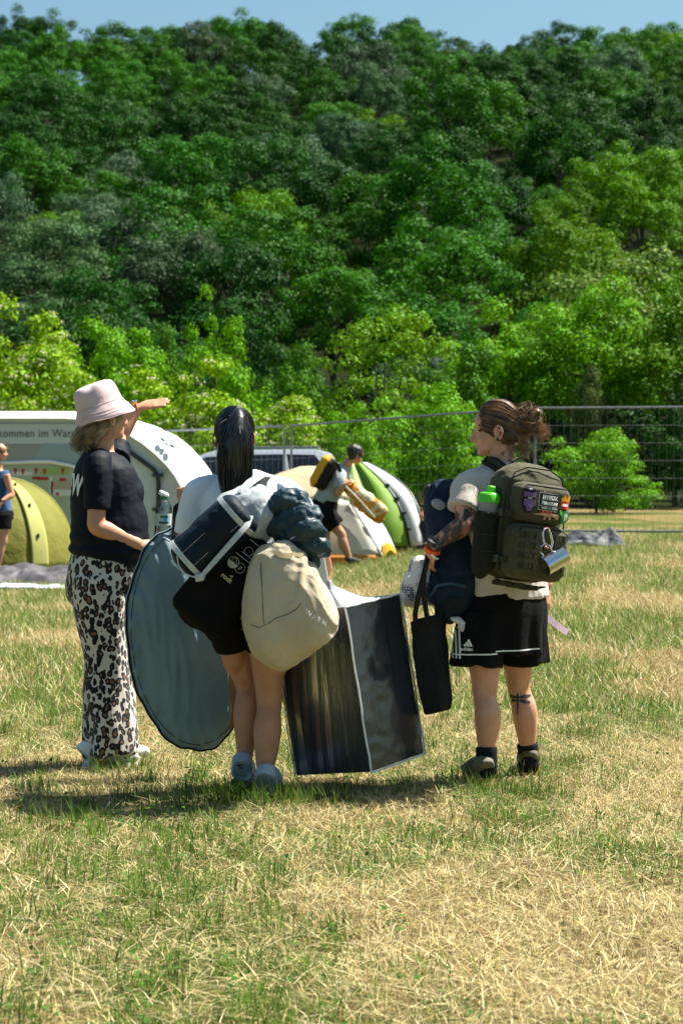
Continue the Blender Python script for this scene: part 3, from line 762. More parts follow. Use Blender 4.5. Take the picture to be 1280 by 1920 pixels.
# low cream tent with orange floor being pitched
D3 = 28.2; t = thing('pitched_tent', P(640, 1060, D3), 'cream and white tent with orange floor and yellow corner being pitched', 'tent', 'camping tents')
CR = mat('tent_cream', (.50, .42, .27), .7, .25, (.44, .37, .24), 3, bump=.4, bscale=6, bdist=.03, transl=.2); OW = mat('tent_offwhite', (.66, .66, .58), .7, .25, (.60, .60, .53), 2, transl=.25); OR = mat('tent_orange', (.52, .20, .015), .6, .3, transl=.25); YE = mat('tent_yellow', (.62, .40, .02), .6, .3, transl=.3)
G = lambda a, c, e=0.0: P(a, c, D3 + e)
sheet('roof_panel', [[G(470, 905, .5), G(530, 884, .75), G(580, 872, .9), G(640, 880, .95)], [G(480, 935, .2), G(540, 915, .35), G(600, 900, .45), G(665, 905, .5)], [G(500, 965, 0), G(560, 940, .05), G(630, 930, .08), G(690, 945, .1)]], CR, t, wr=.02, seed=3, fr=3)
sheet('front_panel', [[G(500, 965, 0), G(560, 942, .05), G(620, 934, .08), G(655, 940, .05)], [G(500, 1005, -.06), G(560, 995, -.10), G(630, 990, -.08), G(688, 995, -.06)], [G(498, 1043, -.15), G(570, 1042, -.18), G(640, 1041, -.18), G(716, 1041, -.15)]], OW, t, wr=.012, seed=8, fr=3)
sheet('side_panel', [[G(656, 940, .05), G(672, 938, .12), G(690, 945, .2)], [G(689, 995, -.06), G(706, 992, .1), G(722, 990, .25)], [G(717, 1041, -.15), G(730, 1040, .1), G(744, 1036, .3)]], mat('tent_white', (.78, .79, .80)), t, wr=.01, seed=2, fr=3)
sheet('floor_skirt', [[G(497, 1043, -.155), G(570, 1042, -.185), G(640, 1041, -.185), G(716, 1041, -.155)], [G(494, 1061, -.2), G(570, 1061, -.22), G(640, 1061, -.22), G(714, 1060, -.2)]], OR, t, wr=.008, seed=1, fr=5)
sheet('corner_panel', [[G(716, 1022, -.14), G(729, 1016, 0), G(740, 1028, .2)], [G(714, 1040, -.17), G(732, 1036, -.08), G(746, 1042, .12)], [G(713, 1060, -.21), G(734, 1058, -.14), G(752, 1056, .02)]], YE, t, wr=.01, seed=5, fr=5)
MB().tube([G(655, 940, .02), G(689, 995, -.09), G(716, 1042, -.19)], .012, 6).build('pole', mat('pole_grey', (.5, .5, .48), .4, .5), t)
t = tag(remesh_obj := add('rolled_flysheet', remesh(MB().sloft([P(640, 900, 27.7), P(655, 915, 27.6), P(676, 930, 27.55), P(702, 950, 27.6), P(720, 962, 27.65)], [.04, .075, .095, .10, .07], (0, 0, 1), 18).sloft([P(660, 935, 27.6), P(690, 955, 27.58), P(716, 976, 27.65)], [.05, .08, .055], n=14), .02, 3, folds(.02, (6, 6, 9), 3)), mat('fly_fabric', (.50, .20, .02), .7, .25, (.56, .47, .30), 2.2, mixlo=.46, mixhi=.5, stretch=(1, 1, 2.2))), 'orange and cream flysheet bundle held by the bending man', 'flysheet')
MB().tube([P(648, 912, 27.42), P(676, 940, 27.38), P(702, 970, 27.42)], .010, 6).build('tent_pole', mat('pole_white', (.75, .72, .66), .5, .3), remesh_obj)

# tarps on the ground
def tarp(name, pts, thick, m, label, seed, wr, cat='tarp'):
    P_ = [P(*p) for p in pts]; base = sum(P_, Vector()) / len(P_)
    cx0, cx1 = min(p.x for p in P_), max(p.x for p in P_); cy0, cy1 = min(p.y for p in P_), max(p.y for p in P_)
    n1, n2 = 90, 60; X, Y = np.meshgrid(np.linspace(cx0, cx1, n1), np.linspace(cy0, cy1, n2)); X, Y = X.ravel(), Y.ravel()
    e = np.minimum(np.minimum(X - cx0, cx1 - X) / (cx1 - cx0), np.minimum(Y - cy0, cy1 - Y) / (cy1 - cy0)).clip(0, .2) / .2
    h = wr * np.clip(.45 + fbm(np.stack([X * 2.2, Y * 1.6, X * 0 + seed], 1), 3) * 1.2, .05, 2) * np.sqrt(e) + thick
    h += .25 * wr * (1 - 2 * np.abs(perlin(np.stack([X * 6, Y * 6, X * 0 + seed + 4], 1)))) * np.sqrt(e)
    X2 = X + .12 * perlin(np.stack([X * 1.3, Y * 1.3, X * 0 + seed], 1)); Y2 = Y + .15 * perlin(np.stack([X * 1.3, Y * 1.3, X * 0 + seed + 9], 1))
    V = np.stack([X2, Y2, gz(X2, Y2) + h], 1); ii = (np.arange(n2 - 1)[:, None] * n1 + np.arange(n1 - 1)[None]).ravel()
    me = np_mesh(name, V, np.stack([ii, ii + 1, ii + n1 + 1, ii + n1], 1).ravel(), 4)
    bm = bmesh.new(); bm.from_mesh(me); bmesh.ops.solidify(bm, geom=bm.faces[:], thickness=.01); bm.to_mesh(me); bm.free()
    o = add(name, me, m); tag(o, label, cat); return o
tarp('groundsheet', [(-120, 1100, 25.2), (-60, 1070, 28.6), (132, 1066, 28.6), (140, 1100, 25.2)], .02, mat('tarp_grey', (.05, .046, .05), .55, .35, (.10, .092, .10), 3), 'crumpled grey groundsheet on the grass before the olive tent', 1.0, .10, 'groundsheet')
tarp('groundsheet_edge', [(-120, 1100, 24.5), (-60, 1080, 25.1), (128, 1100, 25.1), (128, 1100, 24.5)], .02, mat('tarp_silver', (.62, .66, .70), .35, .5), 'pale silver sheet edge lying in front of the grey groundsheet', 4.0, .05, 'groundsheet')
tarp('dark_tarp', [(1060, 1010, 28.6), (1085, 1010, 30.0), (1156, 1010, 30.0), (1150, 1010, 28.6)], .02, mat('tarp_dark', (.018, .02, .024), .6, .3, (.06, .066, .075), 5), 'dark grey tarp lying on the grass right of the olive backpack', 7.0, .12)
# ------------------------------------------------------------------ people
def skin_mat(name, col, ink=False):
    m = mat(name, col, .48, .35, (col[0] * .84, col[1] * .72, col[2] * .66), 16, bump=.25, bscale=140, sss=.10, bdist=.003, mixlo=.3, mixhi=.75)
    if ink:
        t = m.node_tree; n = t.nodes; L = t.links; b = n['Principled BSDF']
        src = b.inputs['Base Color'].links[0].from_socket
        at = attr_node(n, 'ink'); mx = n.new('ShaderNodeMix'); mx.data_type = 'RGBA'
        L.new(at.outputs['Fac'], mx.inputs[0]); L.new(src, mx.inputs[6]); mx.inputs[7].default_value = (.028, .03, .036, 1)
        L.new(mx.outputs[2], b.inputs['Base Color'])
    return m
def hand(mb, wr, fd, pn, side, curl=(.5, .6, .5), L=.18, spread=.05, thumb=.6, r=.0088):
    """palm, four unequal fingers and a thumb; fd finger direction, pn palm normal, side = towards the thumb"""
    fd = Vector(fd).normalized(); pn = Vector(pn); pn = (pn - fd * pn.dot(fd)).normalized(); sd = Vector(side); sd = (sd - fd * sd.dot(fd) - pn * sd.dot(pn)).normalized()
    wr = Vector(wr); s = L / .18; pl = .088 * s
    mb.sloft([wr - fd * .02, wr + fd * .02 * s, wr + fd * pl * .6, wr + fd * pl], [(.024 * s, .018 * s), (.030 * s, .016 * s), (.039 * s, .0145 * s), (.038 * s, .012 * s)], sd, 14)
    lens = (.070, .080, .074, .058)
    for i in range(4):
        o = (1.5 - i) * .0195 * s; base = wr + fd * pl * .96 + sd * o; d = (fd + sd * (1.5 - i) * spread).normalized(); p = base - d * .012; pts = [p, base]; rr = [r * 1.05 * s, r * 1.05 * s]; ang = 0
        for q, (fr_, c) in enumerate(zip((.45, .31, .24), curl)):
            ang += c; dd = d * math.cos(ang) + pn * math.sin(ang); base = base + dd * (lens[i] * fr_ * s); pts.append(base); rr.append(r * (.97 - .1 * q) * s * (.9 if i == 3 else 1))
        mb.loft(pts, rr, sd, 10)
    b = wr + fd * .022 * s + sd * .026 * s + pn * .004; d1 = (fd * .75 + sd * .65 + pn * thumb).normalized(); d2 = (fd * .95 + sd * .15 + pn * thumb).normalized()
    mb.loft([b - d1 * .012, b, b + d1 * .034 * s, b + d1 * .034 * s + d2 * .028 * s, b + d1 * .034 * s + d2 * .05 * s], [.013 * s, .0135 * s, .0115 * s, .010 * s, .008 * s], pn, 10)
def head(mb, c, hf, hu, s=1.0):
    hf = Vector(hf).normalized(); hu = Vector(hu); hu = (hu - hf * hu.dot(hf)).normalized(); hs = hf.cross(hu); c = Vector(c)
    g = lambda a, b, u: c + (hf * a + hs * b + hu * u) * s
    E = lambda a, b, u, r: mb.ell(g(a, b, u), tuple(k * s for k in r), hf, hu)
    E(-.008, 0, .022, (.097, .076, .095)); E(.022, 0, -.04, (.066, .060, .080)); E(.036, 0, -.088, (.048, .044, .030)); E(.068, 0, -.103, (.021, .022, .017))
    E(.072, 0, .002, (.018, .046, .014)); E(.06, .034, -.045, (.022, .022, .022)); E(.06, -.034, -.045, (.022, .022, .022)); E(.066, 0, .03, (.026, .055, .04))
    mb.loft([g(.078, 0, .004), g(.095, 0, -.018), g(.110, 0, -.042), g(.106, 0, -.050), g(.085, 0, -.053)], [.007 * s, .008 * s, .0105 * s, .011 * s, .009 * s], hs, 10)
    for q in (-1, 1): E(.092, q * .010, -.048, (.010, .008, .008))
    E(.083, 0, -.070, (.012, .021, .007)); E(.080, 0, -.081, (.012, .019, .0075)); E(.066, 0, -.075, (.022, .03, .025))
    for q in (-1, 1):
        e = g(-.006, q * .076, -.026); ax = (hf * .35 * -1 + hs * q * .55).normalized()
        ring = [e + (hf * (math.cos(a) * .017 - .006) + hu * (math.sin(a) * .030 + .004)) * s + hs * (q * (.007 - math.cos(a) * .009)) * s for a in [k / 14 * 2 * math.pi for k in range(14)]]
        mb.tube(ring, .0058 * s, 8, closed=True); mb.ell(e + hs * q * .001, (.015 * s, .006 * s, .027 * s), hf, hu); E(-.004, q * .078, -.052, (.008, .006, .010))
def limbs(mb, arms, legs, rt, rf):
    for sh, el, wr_, ra in arms:
        sh, el, wr_ = Vector(sh), Vector(el), Vector(wr_)
        mb.sloft([sh, sh.lerp(el, .35), sh.lerp(el, .8), el, el.lerp(wr_, .25), el.lerp(wr_, .7), wr_], [.050 * ra, .046 * ra, .039 * ra, .037 * ra, .039 * ra, .030 * ra, .0245 * ra], rf, 14)
    for hp, kn, an, rl in legs:
        hp, kn, an = Vector(hp), Vector(kn), Vector(an); bk = -Vector(rf) * .012
        mb.sloft([hp, hp.lerp(kn, .35), hp.lerp(kn, .75), kn, kn.lerp(an, .12) + bk * .5, kn.lerp(an, .3) + bk * 1.5, kn.lerp(an, .55) + bk, kn.lerp(an, .85), an, an - Vector((0, 0, .05))],
                 [.088 * rl, .081 * rl, .062 * rl, .054 * rl, .053 * rl, .060 * rl, .053 * rl, .037 * rl, .035 * rl, .038 * rl], rt, 16)
def torso(mb, pel, wai, che, nb, rt, k=1.0, kw=1.0):
    up = (nb - pel).normalized()
    mb.sloft([pel - up * .12, pel - up * .02, pel.lerp(wai, .5), wai, wai.lerp(che, .5), che, che.lerp(nb, .55), nb], [(.10 * k, .08 * k), (.165 * k, .115 * k), (.150 * k * kw, .108 * k), (.130 * k * kw, .098 * k), (.142 * k, .108 * k), (.155 * k, .11 * k), (.125 * k, .08 * k), (.055, .055)], rt, 22)
def shoe(mb, heel, fd, L=.27, h=.085, wd=.048, up=(0, 0, 1)):
    heel = Vector(heel); fd = Vector(fd).normalized(); u = Vector(up); u = (u - fd * u.dot(fd)).normalized(); sd = fd.cross(u)
    st = [(0, .042, .98), (.03, .05, 1.12), (.25, .048, 1.05), (.45, .042, .86), (.65, .034, .66), (.85, .026, .52), (.97, .02, .42), (1.0, .012, .25)]
    mb.loft([heel + fd * (a * L) + u * (h * k_ * .5 + .012) for a, _, k_ in st], [(wd * (.72 if a < .02 else .85 if a < .4 else 1.0 if a < .8 else .8 if a < .99 else .45), h * k_ * .5) for a, _, k_ in st], sd, 16, power=2.6)
def sole(mb, heel, fd, L=.275, wd=.05, th=.024, up=(0, 0, 1)):
    heel = Vector(heel); fd = Vector(fd).normalized(); u = Vector(up); u = (u - fd * u.dot(fd)).normalized(); sd = fd.cross(u); poly = []
    for a in range(28):
        an = a / 28 * 2 * math.pi; x = .5 - .5 * math.cos(an); ww = wd * (.78 + .22 * math.sin(x * 3)) * math.copysign(abs(math.sin(an)) ** .6, math.sin(an)); poly.append(heel + fd * ((x - .015) * L) + sd * ww)
    mb.prism(poly, u, th)
def strands(name, paths, r, m, parent, taper=.4, n=4):
    mb = MB()
    for p in paths:
        k = len(p); mb.loft(p, [max(.0004, r * (1 if i < k - 3 else 1 - (1 - taper) * (i - k + 4) / 3)) for i in range(k)], (.2, .9, .3), n)
    return mb.build(name, m, parent)
def cap_strands(rs, c, hf, hu, R_, tie, n, lift=.003, start=None, wob=.004):
    """hair paths over an ellipsoid of radii R_ (forward, side, up) gathered at the tie point"""
    hf = Vector(hf).normalized(); hu = Vector(hu); hu = (hu - hf * hu.dot(hf)).normalized(); hs = hf.cross(hu); c = Vector(c)
    def dirv(p): q = Vector(p) - c; return Vector((q.dot(hf) / R_[0], q.dot(hs) / R_[1], q.dot(hu) / R_[2])).normalized()
    te = dirv(tie); out = []
    for _ in range(n):
        a = rs.uniform(0, 2 * math.pi); s = start(rs, a); s = Vector(s).normalized(); path = []
        ph = rs.uniform(0, 6); om = s.angle(te)
        if om < .15 or om > 3.0: continue
        for i in range(12):
            t = i / 11 * .97; q = (s * math.sin((1 - t) * om) + te * math.sin(t * om)) / math.sin(om)
            w_ = 1 + lift / R_[2] + wob * math.sin(ph + t * 7) / R_[2]
            path.append(c + (hf * (q.x * R_[0]) + hs * (q.y * R_[1]) + hu * (q.z * R_[2])) * w_)
        out.append(path)
    return out
def ink_attr(me, fn):
    n_ = len(me.vertices); co = np.empty(n_ * 3, np.float32); me.vertices.foreach_get('co', co); v = fn(co.reshape(-1, 3).astype(float)); vcol(me, 'ink', np.stack([v] * 3, 1))
def seg_dist(co, a, b):
    a, b = np.array(a), np.array(b); ab = b - a; t = np.clip(((co - a) @ ab) / (ab @ ab), 0, 1); return np.linalg.norm(co - (a + t[:, None] * ab), axis=1), t

def fabric(name, col, col2=None, rough=.85, wr=.35, sheen=.25, ns=5, transl=0.0, spec=.2):
    return mat(name, col, rough, spec, col2 or tuple(c * .85 for c in col), ns, bump=wr, bscale=22, bdist=.012, sheen=sheen, transl=transl)
SKA = skin_mat('skin_warm', (.56, .30, .185)); SKB = skin_mat('skin_tan', (.50, .255, .15)); SKC = skin_mat('skin_fair', (.60, .32, .215), True)
NAVY = fabric('navy_jersey', (.0032, .0060, .0135), (.0022, .0042, .010), .65, .3, 0, spec=.15); BLACK = fabric('black_cloth', (.004, .004, .005), (.006, .006, .007), .85, .3, 0, spec=.12)
WHITE_SHIRT = fabric('white_shirt', (.66, .71, .80), (.62, .67, .77)); BEIGE_SHIRT = fabric('beige_shirt', (.50, .45, .41), (.46, .41, .37))
WHITE_PRINT = mat('white_print', (.72, .74, .72), .7, .2); LEATHER_W = mat('white_leather', (.70, .71, .72), .5, .4, (.60, .61, .62), 12)
UP = Vector((0, 0, 1))

# ---- woman with bucket hat
def leopard():
    m = bpy.data.materials.new('leopard_print'); m.use_nodes = True; t = m.node_tree; n = t.nodes; L = t.links; b = n['Principled BSDF']
    b.inputs['Roughness'].default_value = .75; b.inputs['Specular IOR Level'].default_value = .2; b.inputs['Sheen Weight'].default_value = .2
    tc = n.new('ShaderNodeTexCoord'); mp = n.new('ShaderNodeMapping'); mp.inputs['Scale'].default_value = (1.15, 1.15, .85); mp.inputs['Rotation'].default_value = (.2, .35, .3)
    nz = n.new('ShaderNodeTexNoise'); nz.inputs['Scale'].default_value = 28; nz.inputs['Detail'].default_value = 2
    L.new(tc.outputs['Object'], mp.inputs[0]); L.new(mp.outputs[0], nz.inputs['Vector'])
    sb = n.new('ShaderNodeVectorMath'); sb.operation = 'SUBTRACT'; sb.inputs[1].default_value = (.5, .5, .5); L.new(nz.outputs['Color'], sb.inputs[0])
    sc_ = n.new('ShaderNodeVectorMath'); sc_.operation = 'SCALE'; sc_.inputs['Scale'].default_value = .026; L.new(sb.outputs[0], sc_.inputs[0])
    ad = n.new('ShaderNodeVectorMath'); ad.operation = 'ADD'; L.new(mp.outputs[0], ad.inputs[0]); L.new(sc_.outputs[0], ad.inputs[1])
    v = n.new('ShaderNodeTexVoronoi'); v.inputs['Scale'].default_value = 35; v.inputs['Randomness'].default_value = .85; L.new(ad.outputs[0], v.inputs['Vector'])
    r = n.new('ShaderNodeValToRGB'); r.color_ramp.interpolation = 'CONSTANT'; e = r.color_ramp.elements
    e[0].position = 0; e[0].color = (.20, .095, .05, 1); e[1].position = .24; e[1].color = (.006, .006, .008, 1); q = e.new(.56); q.color = (.54, .50, .455, 1)
    L.new(v.outputs['Distance'], r.inputs[0])
    n2 = n.new('ShaderNodeTexNoise'); n2.inputs['Scale'].default_value = 34; L.new(mp.outputs[0], n2.inputs['Vector'])
    r2 = n.new('ShaderNodeValToRGB'); r2.color_ramp.elements[0].position = .69; r2.color_ramp.elements[1].position = .71; L.new(n2.outputs['Fac'], r2.inputs[0])
    mx = n.new('ShaderNodeMix'); mx.data_type = 'RGBA'; L.new(r2.outputs[0], mx.inputs[0]); L.new(r.outputs[0], mx.inputs[6]); mx.inputs[7].default_value = (.60, .56, .50, 1)
    L.new(mx.outputs[2], b.inputs['Base Color']); return m
D = 9.86; J = lambda a, c, e=0.0: P(a, c, D + e)
fA = Vector((.88, .47, 0)); rA = Vector((.47, -.88, 0))
A = thing('person', P(205, 1440, D), 'woman in pink bucket hat, navy shirt and leopard trousers with arm raised', 'person', 'people carrying luggage')
mb = MB(); pel, wai, che, nb = J(197, 1075), J(203, 1005), J(196, 905), J(192, 846)
torso(mb, pel, wai, che, nb, rA, .98, 1.12)
mb.loft([nb - UP * .03, J(196, 815)], [.054, .048], rA, 14)
hA = J(199, 777); head(mb, hA, (.80, .58, .05), UP, .98)
shR, elR, wrR = J(184, 872, -.16), J(181, 986, -.20), J(262, 1021, -.12); shL, elL, wrL = J(214, 866, .17), J(226, 818, .30), J(259, 764, .33)
limbs(mb, [(shR, elR, wrR, 1.08), (shL, elL, wrL, .98)], [(J(190, 1100, -.08), J(198, 1235, -.08), J(190, 1412, -.08), 1.0), (J(206, 1100, .10), J(218, 1235, .12), J(222, 1400, .12), 1.0)], rA, fA)
hand(mb, wrR, J(300, 1036, -.10) - wrR, (.1, .5, -.3), (.2, 0, 1), (.35, .7, .5), .165)
hand(mb, wrL, J(325, 750, .33) - wrL, (.1, .55, -.8), (.2, .6, .2), (.04, .06, .05), .175, .03, .15)
add('body', remesh(mb, .0055, 5, name='body'), SKA, A)
# shirt
mb = MB()
mb.sloft([J(199, 1046), J(203, 1020), J(206, 985), J(201, 950), J(198, 915), J(192, 880), J(190, 856), J(191, 845)],
         [(.190, .163), (.193, .172), (.190, .176), (.184, .163), (.182, .156), (.168, .128), (.118, .092), (.075, .070)], rA, 26)
mb.sloft([J(190, 862, -.06), shR - rA * .01, shR.lerp(elR, .35), shR.lerp(elR, .74)], [.055, .062, .061, .059], fA, 16)
mb.sloft([shL + rA * .03, shL.lerp(elL, .35) - UP * .01, shL.lerp(elL, .7)], [.066, .064, .060], fA, 16)
mb.ell(J(228, 925, .0), (.10, .125, .105), fA)
def dA(co, no):
    co = folds(.0045, (7, 7, 9), 3, amp2=.004)(co, no)
    z = co[:, 2]; lo = smooth01((1.14 - z) / .12) * smooth01((z - .93) / .08)
    return co + no * (.006 * lo * np.sin(z * 95 + 2.0 * perlin(co * 5)))[:, None]
shirtA = add('shirt', remesh(mb, .006, 4, dA, 'shirt'), NAVY, A)
bvA = bvh_of(shirtA)
backO = J(196, 925) - fA * .5 - rA * .055
on_surface('back_lettering', text2d('CREW', .105, .012, .004, 'CENTER'), backO, rA * .92 - UP * .05, UP * 1.25, bvA, fA, WHITE_PRINT, shirtA, .003)
on_surface('chest_print', flat_mesh([[(0, 0), (.012, -.002), (.034, -.045), (.022, -.047)], [(.026, -.053), (.036, -.053), (.040, -.065), (.032, -.066)]], .008), J(247, 893, -.4), Vector((1, 0, 0)), Vector((0, 0, 1)), bvA, (0, 1, 0), WHITE_PRINT, shirtA, .003)
# leopard trousers
mb = MB()
mb.sloft([J(201, 1032), J(199, 1060), J(195, 1095), J(196, 1130)], [(.165, .150), (.178, .166), (.176, .165), (.15, .14)], rA, 26)
mb.sloft([J(190, 1080, -.07), J(190, 1140, -.07), J(198, 1220, -.07), J(200, 1290, -.07), J(203, 1360, -.07), J(206, 1414, -.07)], [.125, .122, .098, .100, .108, .112], fA, 18)
mb.sloft([J(204, 1080, .08), J(206, 1140, .09), J(212, 1220, .10), J(214, 1290, .10), J(218, 1360, .10), J(220, 1400, .10)], [.120, .115, .092, .094, .102, .106], fA, 18)
mb.ell(J(166, 1098, -.02), (.10, .13, .12), fA)
def dP(co, no):
    z = co[:, 2]; a = np.arctan2(co[:, 1] - D, co[:, 0] + 1.08)
    k = .010 * np.sin(a * 7 + 3 * perlin(co * 3)) * smooth01((.55 - z) / .5) + .008 * (1 - 2 * np.abs(perlin(co * np.array([6, 6, 3.0]) + 2)))
    return co + no * k[:, None]
add('trousers', remesh(mb, .0075, 4, dP, 'trousers'), leopard(), A)
for hx_, hy_, e in ((157, 1447, -.10), (180, 1432, .10)):
    hl = J(hx_, hy_, e); hl.z = .012; mb = MB(); shoe(mb, hl, fA, .26, .105, .05); s_ = add('shoe', remesh(mb, .006, 3, folds(.002, (20, 20, 20), 1)), LEATHER_W, A)
    mb = MB(); sole(mb, hl - UP * .012, fA, .27, .05, .03); mb.build('sole', mat('white_rubber', (.72, .72, .70), .6, .3), s_, bevel=.004)
# hair
HB = mat('hair_ash', (.11, .075, .042), .38, .45, (.30, .22, .13), 40, stretch=(1, 1, .25), bump=.5, bscale=90, bdist=.003)
rs = np.random.RandomState(3)
mb = MB(); mb.ell(hA + Vector((-.010, -.008, .018)), (.102, .083, .099), (.80, .58, .05), UP); mb.sloft([J(188, 790, -.04), J(178, 806, -.05), J(162, 818, -.05), J(152, 828, -.04)], [.05, .052, .055, .035], (0, 1, 0), 14); mb.ell(J(163, 823, -.04), (.062, .05, .045), (1, 0, -.3))
hairA = add('hair', remesh(mb, .006, 3, folds(.006, (12, 12, 30), 2)), HB, A)
paths = []
for k in range(170):
    o = Vector(rs.normal(size=3)) * .010; s0 = J(194 + rs.uniform(-16, 14), 792 + rs.uniform(-8, 8), -.075 + rs.uniform(-.02, .03)); w_ = rs.uniform(-1, 1)
    paths.append([s0, J(182, 802 + w_ * 8, -.095) + o, J(166, 812 + w_ * 13, -.10) + o, J(150, 820 + w_ * 15, -.09) + o, J(142 + rs.uniform(-6, 8), 832 + w_ * 10, -.08) + o, J(150 + rs.uniform(-8, 18), 842 + rs.uniform(-5, 6), -.08) + o])
strands('hair_strands', paths, .0017, HB, hairA)
for k in range(3): strands('hair_strands', [[J(210 + k * 2, 800, -.08), J(213 + k, 815, -.09), J(206, 824 + k * 2, -.09), J(194, 824, -.09)]], .001, HB, hairA)
# hat
PINK = fabric('pink_cotton', (.72, .56, .56), (.68, .50, .50), .9, .3, .3, 6, .15); tilt = Vector((-.36, -.02, 1)).normalized(); hx3 = Vector((1, .1, 0)); hx3 = (hx3 - tilt * hx3.dot(tilt)).normalized(); hy3 = tilt.cross(hx3)
ct = J(191, 772, 0)
def hat_pt(a, r, h, k=0): return ct + hx3 * (r * 1.0 * math.cos(a)) + hy3 * (r * .95 * math.sin(a)) + tilt * h * .95
prof = [(.148, -.045), (.141, -.030), (.128, .0), (.117, .022), (.1125, .030), (.111, .033), (.108, .06), (.104, .09), (.100, .112), (.090, .132), (.060, .143), (.02, .145)]
mbv, mbf = [], []; NA = 64
for r, h in prof:
    for j in range(NA):
        a = j / NA * 2 * math.pi; wv = (.007 * math.sin(3 * a + 1) + .004 * math.sin(5 * a)) * (1 if h < 0 else .15); dent = (-.016 * math.exp(-((math.sin((a - 4.4) / 2)) / .25) ** 2) - .010 * math.exp(-((math.sin((a - 5.4) / 2)) / .16) ** 2)) * smooth01(np.array((h - .06) / .07)) if h > .06 else 0
        mbv.append(hat_pt(a, r + dent * .7, h + wv + dent * .8))
for i in range(len(prof) - 1):
    for j in range(NA): j2 = (j + 1) % NA; mbf.append((i * NA + j, i * NA + j2, (i + 1) * NA + j2, (i + 1) * NA + j))
mbf.append(tuple((len(prof) - 1) * NA + j for j in range(NA)))
me = bpy.data.meshes.new('hat'); me.from_pydata([tuple(p) for p in mbv], [], mbf); bm = bmesh.new(); bm.from_mesh(me); bmesh.ops.recalc_face_normals(bm, faces=bm.faces); bmesh.ops.solidify(bm, geom=bm.faces[:], thickness=.004); bm.to_mesh(me); bm.free()
hat = add('bucket_hat', me, PINK, A); hat['label'] = 'pale pink bucket hat'
for r, h in ((.1485, -.046), (.1375, -.022), (.1305, -.006), (.1135, .030)): MB().tube([hat_pt(j / 48 * 2 * math.pi, r + .0012, h + (.007 * math.sin(3 * j / 48 * 2 * math.pi + 1) + .004 * math.sin(5 * j / 48 * 2 * math.pi)) * (1 if h < 0 else .15)) for j in range(48)], .0013, 5, True).build('seam', PINK, hat)
# watch
wd_ = (J(325, 750, .33) - wrL).normalized(); s_, u_ = orth(wd_, UP); TANL = mat('tan_leather', (.30, .13, .045), .6, .3)
w0 = wrL - wd_ * .012; wt = MB().loft([w0 - wd_ * .010, w0 + wd_ * .010], [.0325, .0325], s_, 20, True).build('watch_strap', TANL, A); MB().loft([w0 + s_ * .030, w0 + s_ * .038], [.016, .015], wd_, 16).build('watch_case', mat('steel_bright', (.6, .6, .6), .25, .5, metal=1.0), wt)
MB().ell(J(213, 789, -.082), .0055).build('earring', mat('gold', (.7, .5, .2), .3, .5, metal=1.0), A)

# ---- woman with black ponytail
D = 9.08; fB = Vector((.05, 1, 0)).normalized(); rB = Vector((1, -.05, 0)).normalized()
B = thing('person', P(480, 1490, D), 'woman with long black ponytail and white shirt seen from behind laden with bags', 'person', 'people carrying luggage')
mb = MB(); pel, wai, che, nb = J(458, 1130), J(456, 1050), J(452, 960, .03), J(448, 892, .05); torso(mb, pel, wai, che, nb, rB, .98)
mb.loft([nb - UP * .03, J(443, 850, .07)], [.052, .048], rB, 14); hB = J(440, 815, .08); head(mb, hB, (.08, 1, -.05), UP, .98)
shR, elR, wrR = J(540, 922, .03), J(592, 1003, .02), J(614, 1070, .10); shL, elL, wrL = J(368, 922, .03), J(352, 1025, .06), J(346, 946, .25)
limbs(mb, [(shR, elR, wrR, 1.0), (shL, elL, wrL, 1.0)], [(J(498, 1150, -.02), J(505, 1322, -.02), J(496, 1466, -.12), 1.0), (J(425, 1150, .05), J(466, 1290, .10), J(459, 1432, .02), .98)], rB, fB)
mb.ell(J(508, 1225, -.02), (.080, .085, .14), rB); mb.ell(J(440, 1215, .06), (.062, .08, .12), rB, (-.3, 0, 1)); mb.ell(J(500, 1160, -.06), (.09, .08, .09), rB); mb.ell(J(420, 1160, -.02), (.08, .08, .09), rB)
hand(mb, wrR, J(612, 1100, .10) - wrR, (-.8, .3, 0), (-.1, 1, 0), (.5, .9, .6), .17); hand(mb, wrL, J(344, 915, .28) - wrL, (.3, 1, -.2), (1, -.2, .1), (1.1, 1.1, .6), .165)
add('body', remesh(mb, .0055, 5, name='body'), SKB, B)
mb = MB()
mb.sloft([J(456, 1090), J(455, 1030), J(453, 970, .02), J(452, 930, .04), J(450, 903, .05), J(448, 885, .055)], [(.165, .125), (.165, .125), (.178, .130), (.190, .118), (.150, .090), (.072, .066)], rB, 26)
mb.sloft([J(490, 912, .04), shR + Vector((-.015, 0, .0)), shR.lerp(elR, .3), shR.lerp(elR, .62)], [.05, .060, .060, .060], UP, 16); mb.sloft([J(410, 912, .04), shL + Vector((.015, 0, .0)), shL.lerp(elL, .3), shL.lerp(elL, .76)], [.05, .060, .062, .063], fB, 16)
add('shirt', remesh(mb, .006, 4, folds(.006, (8, 8, 8), 5, amp2=.004), 'shirt'), WHITE_SHIRT, B)
mb = MB(); mb.sloft([J(456, 1075), J(457, 1110), J(458, 1150)], [(.160, .125), (.178, .135), (.178, .135)], rB, 24); mb.ell(J(498, 1160, -.05), (.108, .11, .115), rB); mb.ell(J(422, 1160, -.02), (.10, .11, .115), rB)
mb.sloft([J(497, 1130, -.01), J(505, 1180, -.01), J(508, 1222, -.02)], [.105, .100, .095], rB, 18); mb.sloft([J(427, 1130, .02), J(432, 1180, .03), J(440, 1214, .05)], [.100, .092, .082], rB, 18)
add('shorts', remesh(mb, .007, 3, folds(.004, (8, 8, 6), 6), 'shorts'), BLACK, B)
